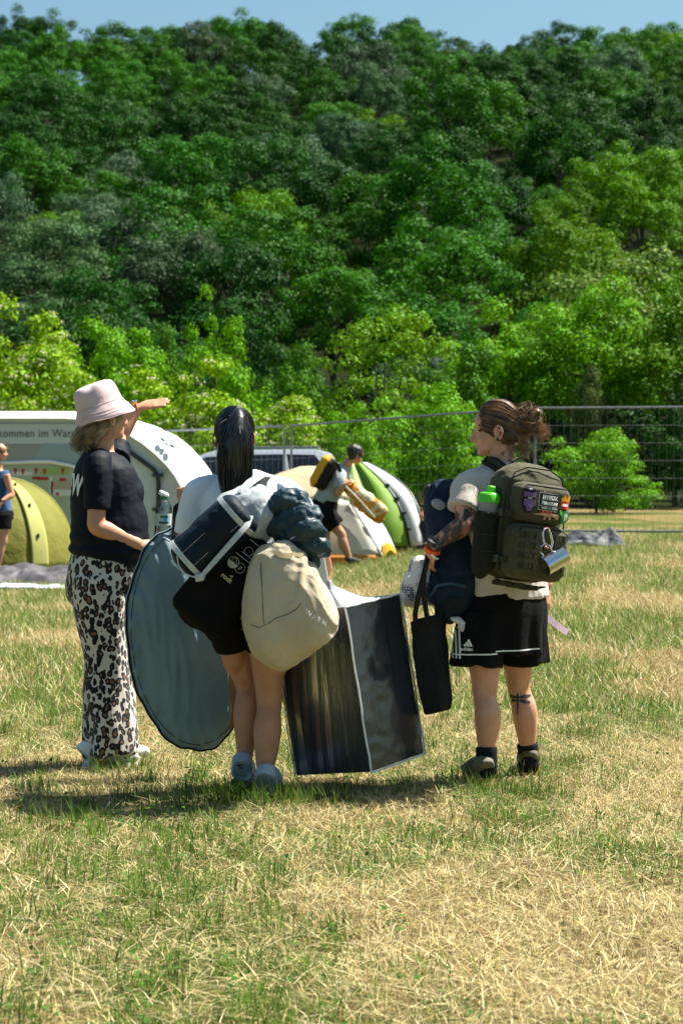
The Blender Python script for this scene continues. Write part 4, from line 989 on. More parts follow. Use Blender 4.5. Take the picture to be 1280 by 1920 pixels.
for hx_, hy_, e, fd, lift in ((453, 1482, -.045, (.02, 1, -.10), .03), (497, 1496, -.185, (.1, 1, 0), .0)):
    hl = J(hx_, hy_, e); hl.z = .012 + lift; mb = MB(); shoe(mb, hl, fd, .26, .115, .053); s_ = add('shoe', remesh(mb, .005, 3, folds(.002, (20, 20, 20), 1)), mat('grey_leather', (.30, .35, .40), .55, .35, (.36, .41, .46), 14), B)
    mb = MB(); sole(mb, hl - UP * .012, fd, .27, .054, .032); mb.build('sole', mat('dark_rubber', (.09, .10, .12), .7, .3), s_, bevel=.004)
    if lift:
        vf = flat_mesh([[(-.020, .004), (-.014, -.004), (-.004, -.005), (.022, .008), (-.004, .001), (-.014, .002)]], .01); on_surface('heel_mark', vf, hl + Vector((-.002, -.3, .088)), Vector((1, 0, 0)), UP, bvh_of(s_), (0, 1, 0), NAVY, s_, .002)
        on_surface('heel_mark', text2d('AIR', .013, None, .0004, 'CENTER'), hl + Vector((-.002, -.3, .070)), Vector((1, 0, 0)), UP, bvh_of(s_), (0, 1, 0), NAVY, s_, .002)
HK = mat('hair_black', (.004, .004, .005), .36, .55, (.012, .011, .012), 30, bump=.25, bscale=120, bdist=.002, stretch=(1, 1, .15))
mb = MB(); ch = hB + Vector((0, -.010, .022)); mb.ell(ch, (.100, .0835, .100), (.08, 1, -.05), UP); mb.ell(J(441, 842, .03), (.066, .05, .05))
mb.sloft([J(446, 774, -.025), J(447, 782, -.07), J(446, 815, -.085), J(443, 850, -.08), J(442, 890, -.075), J(438, 925, -.095)], [.020, .030, .058, .068, .062, .030], rB, 18)
hairB = add('hair', remesh(mb, .005, 3, folds(.003, (18, 18, 4), 2)), HK, B); rs = np.random.RandomState(8)
tie = J(446, 776, -.02)
def startB(rs, a): return (rs.uniform(-.2, .75), math.copysign(rs.uniform(.2, 1), rs.uniform(-1, 1)), rs.uniform(-.6, .7))
pth = cap_strands(rs, ch, (.08, 1, -.05), UP, (.1, .0835, .1), tie, 260, .002, startB, .0015)
strands('hair_strands', pth, .0016, HK, hairB)
pth = []
for k in range(420):
    a = rs.uniform(-1, 1); b_ = rs.uniform(.4, 1) * math.sqrt(max(0, 1 - a * a)); e_ = rs.uniform(0, 1); o = [Vector(rs.normal(size=3)) * q for q in (.001, .002, .003, .004, .005, .005, .006)]; w_ = rs.uniform(.85, 1.08)
    q = [J(446 + a * 7, 776, -.04 - .01 * b_), J(447 + a * 17, 784 + rs.uniform(-3, 3), -.078 - .03 * b_), J(446 + a * 29 * w_, 815, -.092 - .055 * b_), J(443 + a * 33 * w_, 850, -.088 - .062 * b_), J(442 + a * 31 * w_, 890, -.082 - .058 * b_), J(440 + a * 25 * w_ + rs.uniform(-4, 4), 912 + 10 * e_, -.09 - .045 * b_), J(438 + a * 15 + rs.uniform(-6, 6), 918 + 30 * e_ * e_, -.10 - .03 * b_)]
    pth.append([x + y for x, y in zip(q, o)])
for k in range(24):
    s0 = J(441 + rs.uniform(-36, 36), 800 + rs.uniform(-34, 10), .0); pth.append([s0, s0 + Vector((rs.uniform(-.01, .01), -.02, .004)), s0 + Vector((rs.uniform(-.03, .03), -.05, rs.uniform(-.03, .012)))])
strands('hair_strands', pth, .0015, HK, hairB, .2)
MB().tube([tie + Vector((.02 * math.cos(k / 12 * 6.283), -.022, .02 * math.sin(k / 12 * 6.283))) for k in range(12)], .005, 6, True).build('hair_tie', BLACK, hairB)

# ---- woman with bun and olive backpack
D = 9.35; fC = Vector((-.5, .866, 0)); lC = Vector((-.866, -.5, 0)); rC = -lC
C3 = thing('person', P(940, 1470, D), 'tattooed woman with brown bun, beige shirt and black shorts facing left', 'person', 'people carrying luggage')
mb = MB(); pel, wai, che, nb = J(948, 1140), J(945, 1060), J(940, 955), J(942, 878); torso(mb, pel, wai, che, nb, rC, 1.04, 1.08)
mb.sloft([nb - UP * .05, J(940, 860), J(934, 835)], [.064, .057, .054], rC, 14); hC = J(929, 802); hfC = Vector((-1, .10, -.06)); head(mb, hC, hfC, UP, 1.0)
shL, elL, wrL = J(872, 912, -.09), J(872, 982, -.17), J(813, 1022, -.20); shR, elR, wrR = J(1008, 908, .16), J(1034, 1010, .20), J(1023, 1100, .08)
kL, aL, kR, aR = J(908, 1302, -.10), J(912, 1425, -.12), J(972, 1290, .12), J(991, 1420, .17)
limbs(mb, [(shL, elL, wrL, 1.14), (shR, elR, wrR, 1.05)], [(J(908, 1190, -.08), kL, aL, .98), (J(968, 1190, .08), kR, aR, .95)], rC, fC)
hand(mb, wrL, J(803, 1054, -.16) - wrL, (.75, .6, 0), (-.1, .4, .6), (.3, .5, .4), .165); hand(mb, wrR, J(1022, 1146, .06) - wrR, (-.7, .5, 0), (.2, .8, 0), (.5, .8, .5), .165)
me = remesh(mb, .005, 4, name='body'); 
def inkf(co):
    d1, t1 = seg_dist(co, shL, elL); d2, t2 = seg_dist(co, elL, wrL); near = (np.minimum(d1, d2) < .075) & ((d2 >= .0) & ~((d2 < d1) & (t2 > .97)))
    a = fbm(co * np.array([26, 26, 18.]) + 1.7, 3); b_ = perlin(co * 55 + 4); k = np.clip(.92 + 2.3 * a + 1.0 * b_, 0, 1); k = k * np.where(d1 < d2, 1.0, .93)
    out = np.where(near, k * .96, 0.0)
    nk = np.linalg.norm(co - np.array(J(955, 862, -.05)), axis=1); out = np.where(nk < .05, np.clip(.3 + 1.4 * perlin(co * 45), 0, .8), out); return out
ink_attr(me, inkf); bodyC = add('body', me, SKC, C3); bvC = bvh_of(bodyC)
INK = mat('tattoo_ink', (.05, .043, .042), .5, .3)
dv = [[(-.002, .030), (.003, .030), (.005, .018), (.004, -.02), (.002, -.062), (-.002, -.062), (-.003, -.02), (-.004, .018)]]
for s_ in (-1, 1):
    dv.append([(s_ * .004, .022), (s_ * .03, .030), (s_ * .058, .029), (s_ * .062, .021), (s_ * .03, .013), (s_ * .004, .013)]); dv.append([(s_ * .004, .008), (s_ * .03, .010), (s_ * .055, .000), (s_ * .057, -.008), (s_ * .03, -.010), (s_ * .004, .001)])
dv[0] = [(-.002, .036), (.003, .036), (.005, .018), (.004, -.02), (.002, -.062), (-.002, -.062), (-.003, -.02), (-.004, .018)]
0 and dv.append([(.005 * math.cos(k / 10 * 6.283), .034 + .005 * math.sin(k / 10 * 6.283)) for k in range(10)])
for dq in dv: on_surface('dragonfly_tattoo', flat_mesh([dq], .008), J(987, 1338, -.4), Vector((1, 0, 0)), UP, bvC, (0, 1, 0), INK, bodyC, .0012)
mb = MB()
mb.sloft([J(950, 1122), J(948, 1085), J(945, 1040), J(941, 985), J(938, 940), J(940, 905), J(943, 880), J(944, 868)], [(.192, .152), (.186, .150), (.178, .145), (.180, .140), (.190, .132), (.178, .110), (.115, .090), (.074, .072)], rC, 28)
mb.sloft([J(915, 892, -.03), shL - lC * .015, shL.lerp(elL, .35), shL.lerp(elL, .62)+ Vector((-.012, -.005, 0))], [.055, .066, .067, .068], fC, 18); mb.sloft([J(970, 890, .05), shR - rC * .015, shR.lerp(elR, .25), shR.lerp(elR, .55)], [.055, .064, .066, .066], fC, 16)
shirtC = add('shirt', remesh(mb, .006, 4, folds(.0065, (8, 8, 7), 12, amp2=.005), 'shirt'), BEIGE_SHIRT, C3)
mb = MB(); mb.sloft([J(949, 1108), J(945, 1140), J(938, 1185), J(936, 1222)], [(.184, .150), (.202, .165), (.207, .17), (.205, .17)], rC, 30)
mb.sloft([J(905, 1150, -.07), J(896, 1200, -.08), J(893, 1249, -.09)], [(.100, .12), (.108, .13), (.114, .135)], rC, 22); mb.sloft([J(974, 1150, .07), J(976, 1200, .08), J(978, 1240, .09)], [(.098, .12), (.104, .13), (.110, .135)], rC, 22)
def dS(co, no): z = co[:, 2]; return co + no * (.007 * np.sin(np.arctan2(co[:, 1] - D, co[:, 0] - .72) * 9 + 3 * perlin(co * 4)) * smooth01((.85 - z) / .2))[:, None]
shC = add('shorts', remesh(mb, .006, 3, dS, 'shorts'), BLACK, C3); bvS = bvh_of(shC)
ray = Vector((.15, 1, 0)).normalized()
for k in range(3):
    px_ = 855 + k * 6.5; on_surface('side_stripe', flat_mesh([[(-.0035, 0), (.0035, 0), (.006, -.245), (-.001, -.245)]], .012), J(px_, 1136, -.45), Vector((1, 0, 0)), UP, bvS, (0, 1, 0), WHITE_PRINT, shC, .002)
hemv = [[(x_ / 100, 0), ((x_ + 1) / 100, 0), ((x_ + 1) / 100, .006), (x_ / 100, .006)] for x_ in range(0, 20)]
on_surface('hem_stripe', flat_mesh(hemv, .02), J(850, 1240, -.45), Vector((1, 0, .03)), UP, bvS, (0, 1, 0), WHITE_PRINT, shC, .002); on_surface('hem_stripe', flat_mesh(hemv, .02), J(936, 1233, -.45), Vector((1, 0, .02)), UP, bvS, (0, 1, 0), WHITE_PRINT, shC, .002)
lg = [[(0, 0), (.011, 0), (.006, .013), (.000, .007)], [(.0125, 0), (.0225, 0), (.0135, .022), (.0075, .0155)], [(.024, 0), (.036, 0), (.0205, .033), (.0145, .025)]]; lg = [[(a * 1.05, c) for a, c in p] for p in lg]
on_surface('sport_logo', flat_mesh(lg, .008), J(876, 1222, -.45), Vector((1, 0, 0)), UP, bvS, (0, 1, 0), WHITE_PRINT, shC, .002)
on_surface('sport_logo', text2d('adidas', .020, None, .0006, 'CENTER'), J(882, 1230, -.45), Vector((1, 0, 0)), UP, bvS, (0, 1, 0), WHITE_PRINT, shC, .002)
SOCK = mat('black_sock', (.010, .010, .013), .95, .1, (.016, .016, .02), 60, bump=.5, bscale=120, bdist=.003)
for an, kn, top, hl, fd in ((aL, kL, 1405, J(910, 1474, -.16), (-.22, 1, 0)), (aR, kR, 1392, J(991, 1452, .14), (.05, 1, 0))):
    hl.z = .012; fd = Vector(fd).normalized(); tp = an.lerp(kn, .16); mb = MB(); mb.sloft([an.lerp(kn, .20), an.lerp(kn, .17), an, an + Vector((0, 0, -.04)), hl + Vector((0, 0, .06)) + fd * .05], [.0435, .046, .044, .045, .046], rC, 18); add('sock', remesh(mb, .005, 2, folds(.0022, (4, 4, 34), 3)), SOCK, C3)
    hl.z = .026; mb = MB(); shoe(mb, hl, fd, .27, .10, .05); s_ = add('shoe', remesh(mb, .006, 3, folds(.002, (20, 20, 20), 1)), mat('olive_shoe', (.055, .058, .030), .7, .3, (.13, .125, .085), 9), C3)
    mb = MB(); sole(mb, hl - UP * .012, fd, .285, .053, .034); mb.build('sole', mat('gum_sole', (.34, .15, .045), .7, .3), s_, bevel=.005)
HC = mat('hair_brown', (.045, .023, .011), .36, .5, (.15, .078, .034), 26, bump=.5, bscale=90, bdist=.003, stretch=(.25, 1, 1), transl=.12); HC2 = mat('hair_copper', (.24, .125, .050), .4, .45, (.40, .23, .10), 30, transl=.3)
mb = MB(); ch = hC + Vector((.012, .0, .028)); mb.ell(ch, (.0975, .082, .0985), hfC, UP); mb.ell(J(952, 815, -.01), (.062, .066, .052), (1, 0, -.5)); tie = J(966, 800, -.02)
hairC = add('hair', remesh(mb, .005, 3, folds(.0025, (6, 20, 20), 2)), HC, C3); rs = np.random.RandomState(21)
def startC(rs, a): return (rs.uniform(.35, .8), math.copysign(rs.uniform(.15, 1), rs.uniform(-1, .5)), rs.uniform(-.35, .75))
strands('hair_strands', cap_strands(rs, ch, hfC, UP, (.096, .081, .0985), tie, 300, .002, startC, .0025), .0016, HC, hairC); strands('hair_strands', cap_strands(rs, ch, hfC, UP, (.096, .081, .0985), tie, 70, .004, startC, .004), .0012, HC2, hairC)
mb = MB(); ctr = J(988, 790, -.02)
for k in range(4):
    a = k * 1.3; mb.tube([ctr + Vector((.045 * math.cos(q / 14 * 6.283), .036 * math.sin(q / 14 * 6.283 + a) * .8, .036 * math.sin(q / 14 * 6.283 + .4 * k))) for q in range(14)], .020, 8, True)
mb.sloft([J(962, 800, -.02), J(975, 797, -.02), J(990, 800, -.02)], [.034, .036, .03], n=12); bun = add('bun', remesh(mb, .0045, 2, folds(.005, (30, 30, 30), 4)), HC, hairC)
pth = []
for k in range(420):
    a0 = rs.uniform(0, 6.28); rr_ = rs.uniform(.036, .064); ax = Vector(rs.normal(size=3)).normalized(); e1, e2 = orth(ax, (0, 0, 1)); off = Vector(rs.normal(size=3)) * .010; sp = rs.uniform(2.2, 4.5)
    pth.append([ctr + off + Vector((0.004, 0, 0)) + (e1 * math.cos(a0 + q / 12 * sp) * 1.05 + e2 * math.sin(a0 + q / 12 * sp) * .85) * (rr_ + .004 * math.sin(q)) for q in range(13)])
strands('bun_strands', pth[:220], .0011, HC, hairC); strands('bun_strands', pth[220:], .0009, HC2, hairC)
pth = []
for k in range(150):   # loose ends
    s0 = J(1000 + rs.uniform(-14, 8), 800 + rs.uniform(-8, 14), -.03 + rs.uniform(-.03, .03)); q = rs.uniform(0, 1); pth.append([s0, s0 + Vector((.015 + .02 * q, 0, -.004 + .012 * rs.uniform(-1, 1))), s0 + Vector((.03 + .025 * q, rs.uniform(-.01, .01), -.012 + rs.uniform(-.02, .02))), s0 + Vector((.035 + .03 * q, rs.uniform(-.02, .02), -.028 + rs.uniform(-.03, .02)))])
for k in range(70):
    s0 = J(975 + rs.uniform(-10, 10), 818 + rs.uniform(-6, 6), -.05 + rs.uniform(-.02, .02)); x_ = rs.uniform(-1, 1); e_ = rs.uniform(.5, 1); pth.append([s0, s0 + Vector((.012 + .008 * x_, 0, -.025)), s0 + Vector((.022 + .012 * x_, 0, -.055 * e_ - .01)), s0 + Vector((.018 + .014 * x_, rs.uniform(-.01, .01), -.085 * e_ - .012)), s0 + Vector((.010 + .016 * x_, rs.uniform(-.01, .01), -.11 * e_ - .015))])
for k in range(30):
    s0 = J(958 + rs.uniform(-6, 8), 838 + rs.uniform(-5, 5), -.05); pth.append([s0 + Vector((0, 0, .03)), s0, s0 + Vector((rs.uniform(-.004, .012), 0, -.02)), s0 + Vector((rs.uniform(-.006, .016), 0, -.035))])
strands('loose_strands', pth, .0010, HC2, hairC, .2)
MB().loft([hC + Vector((.004, -.088, -.052)), hC + Vector((.004, -.080, -.052))], [.0085, .0085], (1, 0, 0), 14).build('ear_plug', mat('black_plastic', (.008, .008, .009), .35, .5), C3)
eb = MB(); eb.ribbon([hC + Vector((-.079, -.042, .008)), hC + Vector((-.070, -.053, .010))], .005, (-.7, -.7, 0), .002); eb.build('eyebrow', HC, C3)
ey = MB(); ey.ell(hC + Vector((-.074, -.037, -.012)), (.007, .007, .004)); ey.build('eye', mat('eye_dark', (.02, .018, .016), .2, .5), C3)
wdv = (J(803, 1054, -.16) - wrL).normalized(); sx_, ux_ = orth(wdv, (0, -1, 0)); w0 = wrL - wdv * .014
wt = MB().loft([w0 - wdv * .014, w0 + wdv * .010], [.0345, .0335], sx_, 20).build('watch_strap', mat('black_plastic', (.008, .008, .009)), C3); MB().rbox(w0 + sx_ * .024 - ux_ * .022, (.036, .036, .012), wdv, sx_ - ux_ * .9, .004).build('watch_case', mat('watch_glass', (.03, .05, .07), .15, .5), wt)
w1 = wrL + wdv * .022; MB().loft([w1 - wdv * .009, w1 + wdv * .009], [.036, .037], sx_, 20).build('wristband', mat('orange_band', (.75, .10, .015), .6, .3), C3)
MB().ribbon([w1 + sx_ * .036 + wdv * .004, w1 + sx_ * .045 + wdv * .02 + Vector((.02, 0, 0)), w1 + sx_ * .04 + wdv * .03 + Vector((.035, 0, .004))], .010, sx_, .002).build('wristband_tail', WHITE_PRINT, C3)
# ------------------------------------------------------------------ luggage of the woman with the ponytail
GUN = mat('gun_metal', (.25, .26, .27), .35, .5, metal=.9); BUCK = mat('buckle_plastic', (.50, .52, .52), .5, .4)
GREYF = fabric('grey_nylon', (.44, .47, .49), (.36, .39, .41), .55, .6, .1, 4); NAVYF = fabric('navy_nylon', (.004, .014, .026), (.003, .009, .018), .62, .5, 0, 4, spec=.2); STRAP = mat('grey_webbing', (.46, .49, .50), .8, .2, (.40, .43, .44), 90, bump=.4, bscale=200, bdist=.002); BWEB = mat('black_webbing', (.012, .012, .013), .8, .2, bump=.4, bscale=200, bdist=.002)
# round bag of a pop-up tent
TEALF = fabric('teal_grey_nylon', (.155, .24, .28), (.125, .20, .235), .5, .6, .05, 3, spec=.35)
ctr = P(355, 1196, 9.42); tv = Vector((.96, .28, 0)).normalized(); nv = Vector((.28, -.96, 0)).normalized(); uv = Vector((-.07, 0, 1)).normalized(); RB, RT = .283, .497
bag = thing('popup_tent_bag', P(375, 1408, 9.36), 'large round blue grey pop-up tent bag hanging beside the leopard trousers', 'bag', 'luggage being carried')
prof = [(.0, .100), (.25, .096), (.5, .086), (.7, .071), (.85, .054), (.94, .040), (.985, .028), (1.0, .016)]
V, Fc = [], []; NA = 120; full = [(r, h) for r, h in prof] + [(1.012, 0.0)] + [(r, -h) for r, h in prof[::-1]]
for r, h in full:
    for j in range(NA):
        a = j / NA * 2 * math.pi; k = 1 + .012 * math.sin(9 * a + 1) * r + .006 * math.sin(23 * a)
        V.append(ctr + tv * (RB * r * k * math.cos(a)) + uv * (RT * r * k * math.sin(a)) + nv * h)
for i in range(len(full) - 1):
    for j in range(NA): j2 = (j + 1) % NA; Fc.append((i * NA + j, i * NA + j2, (i + 1) * NA + j2, (i + 1) * NA + j))
mb = MB(); mb.raw(V, Fc)
def dB(co, no):
    q = co - np.array(ctr); a = q @ np.array(tv) / RB * .49; b_ = q @ np.array(uv); r = np.sqrt(a * a + b_ * b_) / .49; th = np.arctan2(b_, a); f = np.abs(no @ np.array(nv)) > .5
    k = .020 * (1 - 2 * np.abs(perlin(np.stack([a * 9 + b_ * 1.5, b_ * 1.6, a * 0 + 2], 1)))) * (1 - r ** 4) + .007 * np.sin(th * 26 + 2 * perlin(q * 6)) * smooth01((r - .75) / .2)
    return co + np.array(nv)[None] * (np.where(no @ np.array(nv) > 0, 1, -1) * np.where(f, k, k * .3))[:, None]
add('shell', remesh(mb, .008, 2, dB, 'shell'), TEALF, bag)
MB().tube([ctr + tv * (RB * 1.0 * (1 + .012 * math.sin(9 * a + 1) + .006 * math.sin(23 * a)) * math.cos(a)) + uv * (RT * 1.0 * (1 + .012 * math.sin(9 * a + 1) + .006 * math.sin(23 * a)) * math.sin(a)) + nv * .030 for a in [k / 96 * 2 * math.pi for k in range(96)]], .0042, 6, True).build('piping', BLACK, bag)
MB().tube([ctr + tv * (RB * .94 * math.cos(a)) + uv * (RT * .94 * math.sin(a)) + nv * .046 for a in [k / 96 * 2 * math.pi for k in range(96)]], .0015, 5, True).build('seam', NAVYF, bag)
on = lambda a, b_, e=None: ctr + tv * a + uv * b_ + nv * (e if e else .112 - .065 * min(1, (a / RB) ** 2 + (b_ / RT) ** 2))
MB().ribbon([on(.10, .06), on(.13, -.06), on(.155, -.2), on(.165, -.30), on(.15, -.40)], .016, nv, .003).build('tan_strap', mat('tan_leather', (.30, .13, .045)), bag)
MB().ribbon([on(-.04, .44, .04), on(-.03, .52, .03), on(-.02, .58, .02), P(346, 940, 9.30)], .03, nv, .003).build('carry_handle', BWEB, bag)
# grey rucksack
rk = thing('rucksack', P(460, 1000, 8.88), 'light grey rucksack with straps on the back of the woman with ponytail', 'rucksack', 'luggage being carried')
ax = (P(480, 925, 8.86) - P(430, 1035, 8.86)).normalized()
mb = MB(); mb.sloft([P(440, 1010, 8.90), P(447, 995, 8.88), P(458, 970, 8.86), P(470, 945, 8.87), P(476, 922, 8.90)], [(.08, .06), (.12, .09), (.13, .10), (.11, .085), (.06, .045)], (1, 0, .3), 24, power=3)
mb.ell(P(490, 975, 8.83), (.06, .08, .10), (1, 0, -.5)); add('pack_body', remesh(mb, .006, 3, folds(.010, (9, 9, 9), 14, amp2=.006)), GREYF, rk)
def over(pts, wd, m, name, par, nrm=(0, -1, .5), th=.005): return MB().ribbon([P(*p) for p in pts], wd, nrm, th).build(name, m, par)
over([(450, 925, 8.80), (468, 906, 8.83), (482, 897, 8.88), (490, 893, 8.97), (492, 893, 9.08)], .034, GREYF, 'shoulder_strap', rk)
over([(476, 928, 8.80), (484, 915, 8.84), (493, 902, 8.90), (499, 896, 8.98), (500, 896, 9.08)], .032, BWEB, 'shoulder_strap', rk)
over([(508, 948, 8.80), (509, 925, 8.86), (510, 908, 8.93), (511, 900, 9.0), (511, 900, 9.08)], .042, GREYF, 'shoulder_strap', rk)
for k, c in ((0, 0), (1, .03)): MB().tube([P(424 + k * 28, 948 + k * 18, 8.745), P(421 + k * 24, 968 + k * 12, 8.735), P(430 + k * 10, 980, 8.73), P(440 + k * 6, 972 - k * 4, 8.735), P(452 + k * 6, 966, 8.74)], .004, 6).build('cord', STRAP, rk)
# navy roll strapped below
rl = thing('sleeping_bag_roll', P(395, 1050, 8.78), 'navy sleeping bag roll with grey straps slung diagonally across her back', 'sleeping bag', 'luggage being carried')
e0, e1 = P(350, 1052, 8.76), P(450, 962, 8.76); axr = (e1 - e0).normalized(); mb = MB()
mb.sloft([e0 - axr * .035, e0 - axr * .02, e0 + axr * .02, e0.lerp(e1, .3), e0.lerp(e1, .6), e1, e1 + axr * .03], [.03, .075, .094, .098, .098, .094, .06], (0, 1, 0), 24)
add('roll', remesh(mb, .0055, 2, folds(.005, (9, 9, 9), 3)), NAVYF, rl); sr, ur = orth(axr, (0, -1, 0))
def band(fr, r, wd, m, name, par, a0=-1.6, a1=1.9):
    c = e0.lerp(e1, fr); pts = [c + (sr * math.cos(a) + ur * math.sin(a)) * r for a in [a0 + (a1 - a0) * k / 14 for k in range(15)]]; nr = [(p - c) for p in pts]; MB().ribbon(pts, wd, nr, .003).build(name, m, par)
for fr in (.02, .93): band(fr, .099, .022, STRAP, 'compression_strap', rl)
for a_ in (-.35, .35): 
    cc = [e0.lerp(e1, t_) + (sr * math.cos(a_) + ur * math.sin(a_)) * .1 for t_ in (.02, .3, .6, .95)]; MB().tube(cc, .0009, 5).build('stitching', STRAP, rl)
over([(378, 1081, 8.68), (400, 1056, 8.665), (425, 1028, 8.655), (450, 1000, 8.655), (464, 985, 8.67), (470, 968, 8.71)], [.018, .020, .022, .024, .024, .022], STRAP, 'side_strap', rl); MB().rbox(P(374, 1083, 8.675), (.036, .012, .030), (1, 0, .2), (0, 0, 1), .004).build('buckle', BUCK, rl)
MB().tube([P(332, 1042, 8.675), P(335, 1060, 8.67), P(346, 1075, 8.665), P(360, 1081, 8.665), P(372, 1083, 8.665)], .003, 6).build('cord', STRAP, rl)
# black printed bag
bb = thing('printed_bag', P(420, 1120, 8.86), 'black fabric bag with white printed icons hanging under the navy roll', 'bag', 'luggage being carried')
Xb = Vector((.78, -.06, -.62)).normalized(); Zb = Vector((.62, 0, .78)); Yb = (Zb - Xb * Zb.dot(Xb)).normalized().cross(Xb); Zb = (Zb - Xb * Zb.dot(Xb)).normalized()
cb = P(424, 1088, 8.82); mb = MB(); mb.rbox(cb, (.25, .11, .45), Xb, Zb, .035, 32, 4.0); mb.ell(P(360, 1160, 8.88), (.07, .045, .03), Xb, Zb)
bo = add('bag_body', remesh(mb, .006, 3, folds(.004, (8, 8, 8), 9)), BLACK, bb); bvb = bvh_of(bo); PR = mat('bag_print', (.40, .41, .38), .7, .2); PRY = mat('bag_print_cream', (.42, .40, .26), .7, .2)
def prt(vf, px_, py_, sc=1.0, m=PR): on_surface('print', vf, P(px_, py_, 8.4), Xb * sc, Zb * sc, bvb, (0, 1, 0), m, bo, .002)
def ringp(r, wd, n=28): return [[(math.cos(a) * r, math.sin(a) * r), (math.cos(b_) * r, math.sin(b_) * r), (math.cos(b_) * (r - wd), math.sin(b_) * (r - wd)), (math.cos(a) * (r - wd), math.sin(a) * (r - wd))] for a, b_ in [(k / n * 6.2832, (k + 1) / n * 6.2832) for k in range(n)]]
def welded(polys, mx): return flat_mesh(polys, mx)
def ringflat(r, wd, n=28):
    v = []; f = []
    for k in range(n): a = k / n * 6.2832; v += [(math.cos(a) * r, math.sin(a) * r), (math.cos(a) * (r - wd), math.sin(a) * (r - wd))]
    for k in range(n): i, j = 2 * k, 2 * ((k + 1) % n); f += [(i, j, j + 1), (i, j + 1, i + 1)]
    return v, f
prt(ringflat(.0245, .0022), 429, 1062); prt(flat_mesh([[(math.cos(a) * .0245, math.sin(a) * .0245 ) for a in [3.14 + k / 12 * 3.14 for k in range(13)]]], .01), 429, 1062, .97); prt(ringflat(.011, .0018, 6), 431, 1058); prt(ringflat(.0215, .0018), 442, 1073); prt(text2d('F', .024, .01, .0004, 'CENTER'), 440, 1077)
prt(flat_mesh([[(0, 0), (.075, 0), (.075, .0028), (0, .0028)]], .01), 434, 1043); prt(flat_mesh([[(0, 0), (.045, 0), (.045, .0028), (0, .0028)]], .01), 461, 1018); prt(ringflat(.019, .002, 20), 459, 1041); prt(flat_mesh([[(-.025, -.001), (.03, -.001), (.03, .001), (-.025, .001)]], .01), 455, 1048)
prt(text2d('rock', .027, .008, .0012), 404, 1088, 1, PRY); prt(flat_mesh([[(0, 0), (.012, .002), (.016, .010), (.006, .007)]], .01), 421, 1088)
# teal jacket bundle
jk = thing('jacket', P(560, 1040, 8.82), 'crumpled dark teal jacket stuffed between rucksack and beige sack', 'jacket', 'luggage being carried')
mb = MB(); G_ = lambda a, c, e=0: P(a, c, 8.80 + e)
mb.sloft([G_(515, 958, .03), G_(535, 940, .0), G_(558, 945, -.01), G_(566, 965, 0)], [(.03, .05), (.05, .06), (.055, .06), (.03, .05)], (0, 0, 1), 14)
mb.sloft([G_(512, 985, .03), G_(540, 985, -.01), G_(570, 965, -.03), G_(600, 975, .0)], [(.045, .05), (.065, .06), (.055, .06), (.025, .03)], (0, 0, 1), 14)
mb.sloft([G_(530, 1012, .03), G_(556, 1000, -.05), G_(582, 992, -.06), G_(604, 1008, -.02)], [(.03, .04), (.05, .05), (.045, .05), (.02, .03)], (0, 0, 1), 14)
mb.sloft([G_(548, 1022, .02), G_(575, 1018, -.04), G_(600, 1025, -.04), G_(608, 1042, -.02)], [(.03, .04), (.042, .05), (.04, .045), (.02, .02)], (0, 0, 1), 14)
mb.sloft([G_(560, 1000, .03), G_(578, 1035, .0), G_(588, 1062, .02)], [(.05, .05), (.04, .04), (.02, .02)], (1, 0, 0), 14)
def dJ(co, no):
    q = co.copy(); q = q + .02 * np.stack([perlin(q * 14 + 1), perlin(q * 14 + 5), perlin(q * 14 + 9)], 1)
    h = np.abs(perlin(q * np.array([20, 14, 11.]) + 3)) ; h2 = np.abs(perlin(q * np.array([13, 20, 30.]) + 7))
    co = co + no * (.0075 * (1 - 2.4 * h) + .0045 * (1 - 2.4 * h2))[:, None]; return co
add('fabric', remesh(mb, .0055, 2, dJ), fabric('teal_shell', (.010, .040, .056), (.007, .028, .040), .5, .5, 0, 4, spec=.4), jk)
MB().tube([G_(545, 1010, -.09), G_(560, 1003, -.10), G_(578, 1000, -.10), G_(585, 985, -.09)], .005, 6).build('edge_binding', STRAP, jk)
# beige sack
sk = thing('stuff_sack', P(545, 1235, 8.72), 'beige stuff sack with WARM print hanging in front of the black mattress', 'bag', 'luggage being carried')
mb = MB(); G_ = lambda a, c, e=0: P(a, c, 8.74 + e)
mb.sloft([G_(513, 1020), G_(517, 1036), G_(525, 1075), G_(534, 1120), G_(543, 1160), G_(553, 1192), G_(564, 1220), G_(570, 1230)], [(.050, .05), (.090, .085), (.135, .12), (.170, .14), (.188, .15), (.180, .145), (.140, .115), (.08, .07)], (1, 0, -.28), 30, power=3.0)
def dK(co, no):
    co = folds(.011, (7, 9, 5.5), 33, warp=.8, amp2=.006)(co, no); x, z = co[:, 0], co[:, 2]; q = (x - float(G_(585, 1100).x)); k = .009 * np.sin(q * 120 + 5 * perlin(co * 7)) * np.exp(-(q / .06) ** 2) * smooth01((z - .85) / .1); return co + no * k[:, None]
sko = add('sack_body', remesh(mb, .0055, 2, dK), fabric('beige_canvas', (.47, .405, .30), (.42, .355, .255), .85, .5, .1, 5), sk); bvk = bvh_of(sko)
vf = text2d('WARM', .030, .008, .0006, spacing=1.25); on_surface('print', vf, P(569, 1160, 8.3), Vector((.8, 0, -.52)), Vector((.3, 0, .95)), bvk, (0, 1, 0), mat('pale_print', (.62, .60, .54), .7, .2), sko, .002)
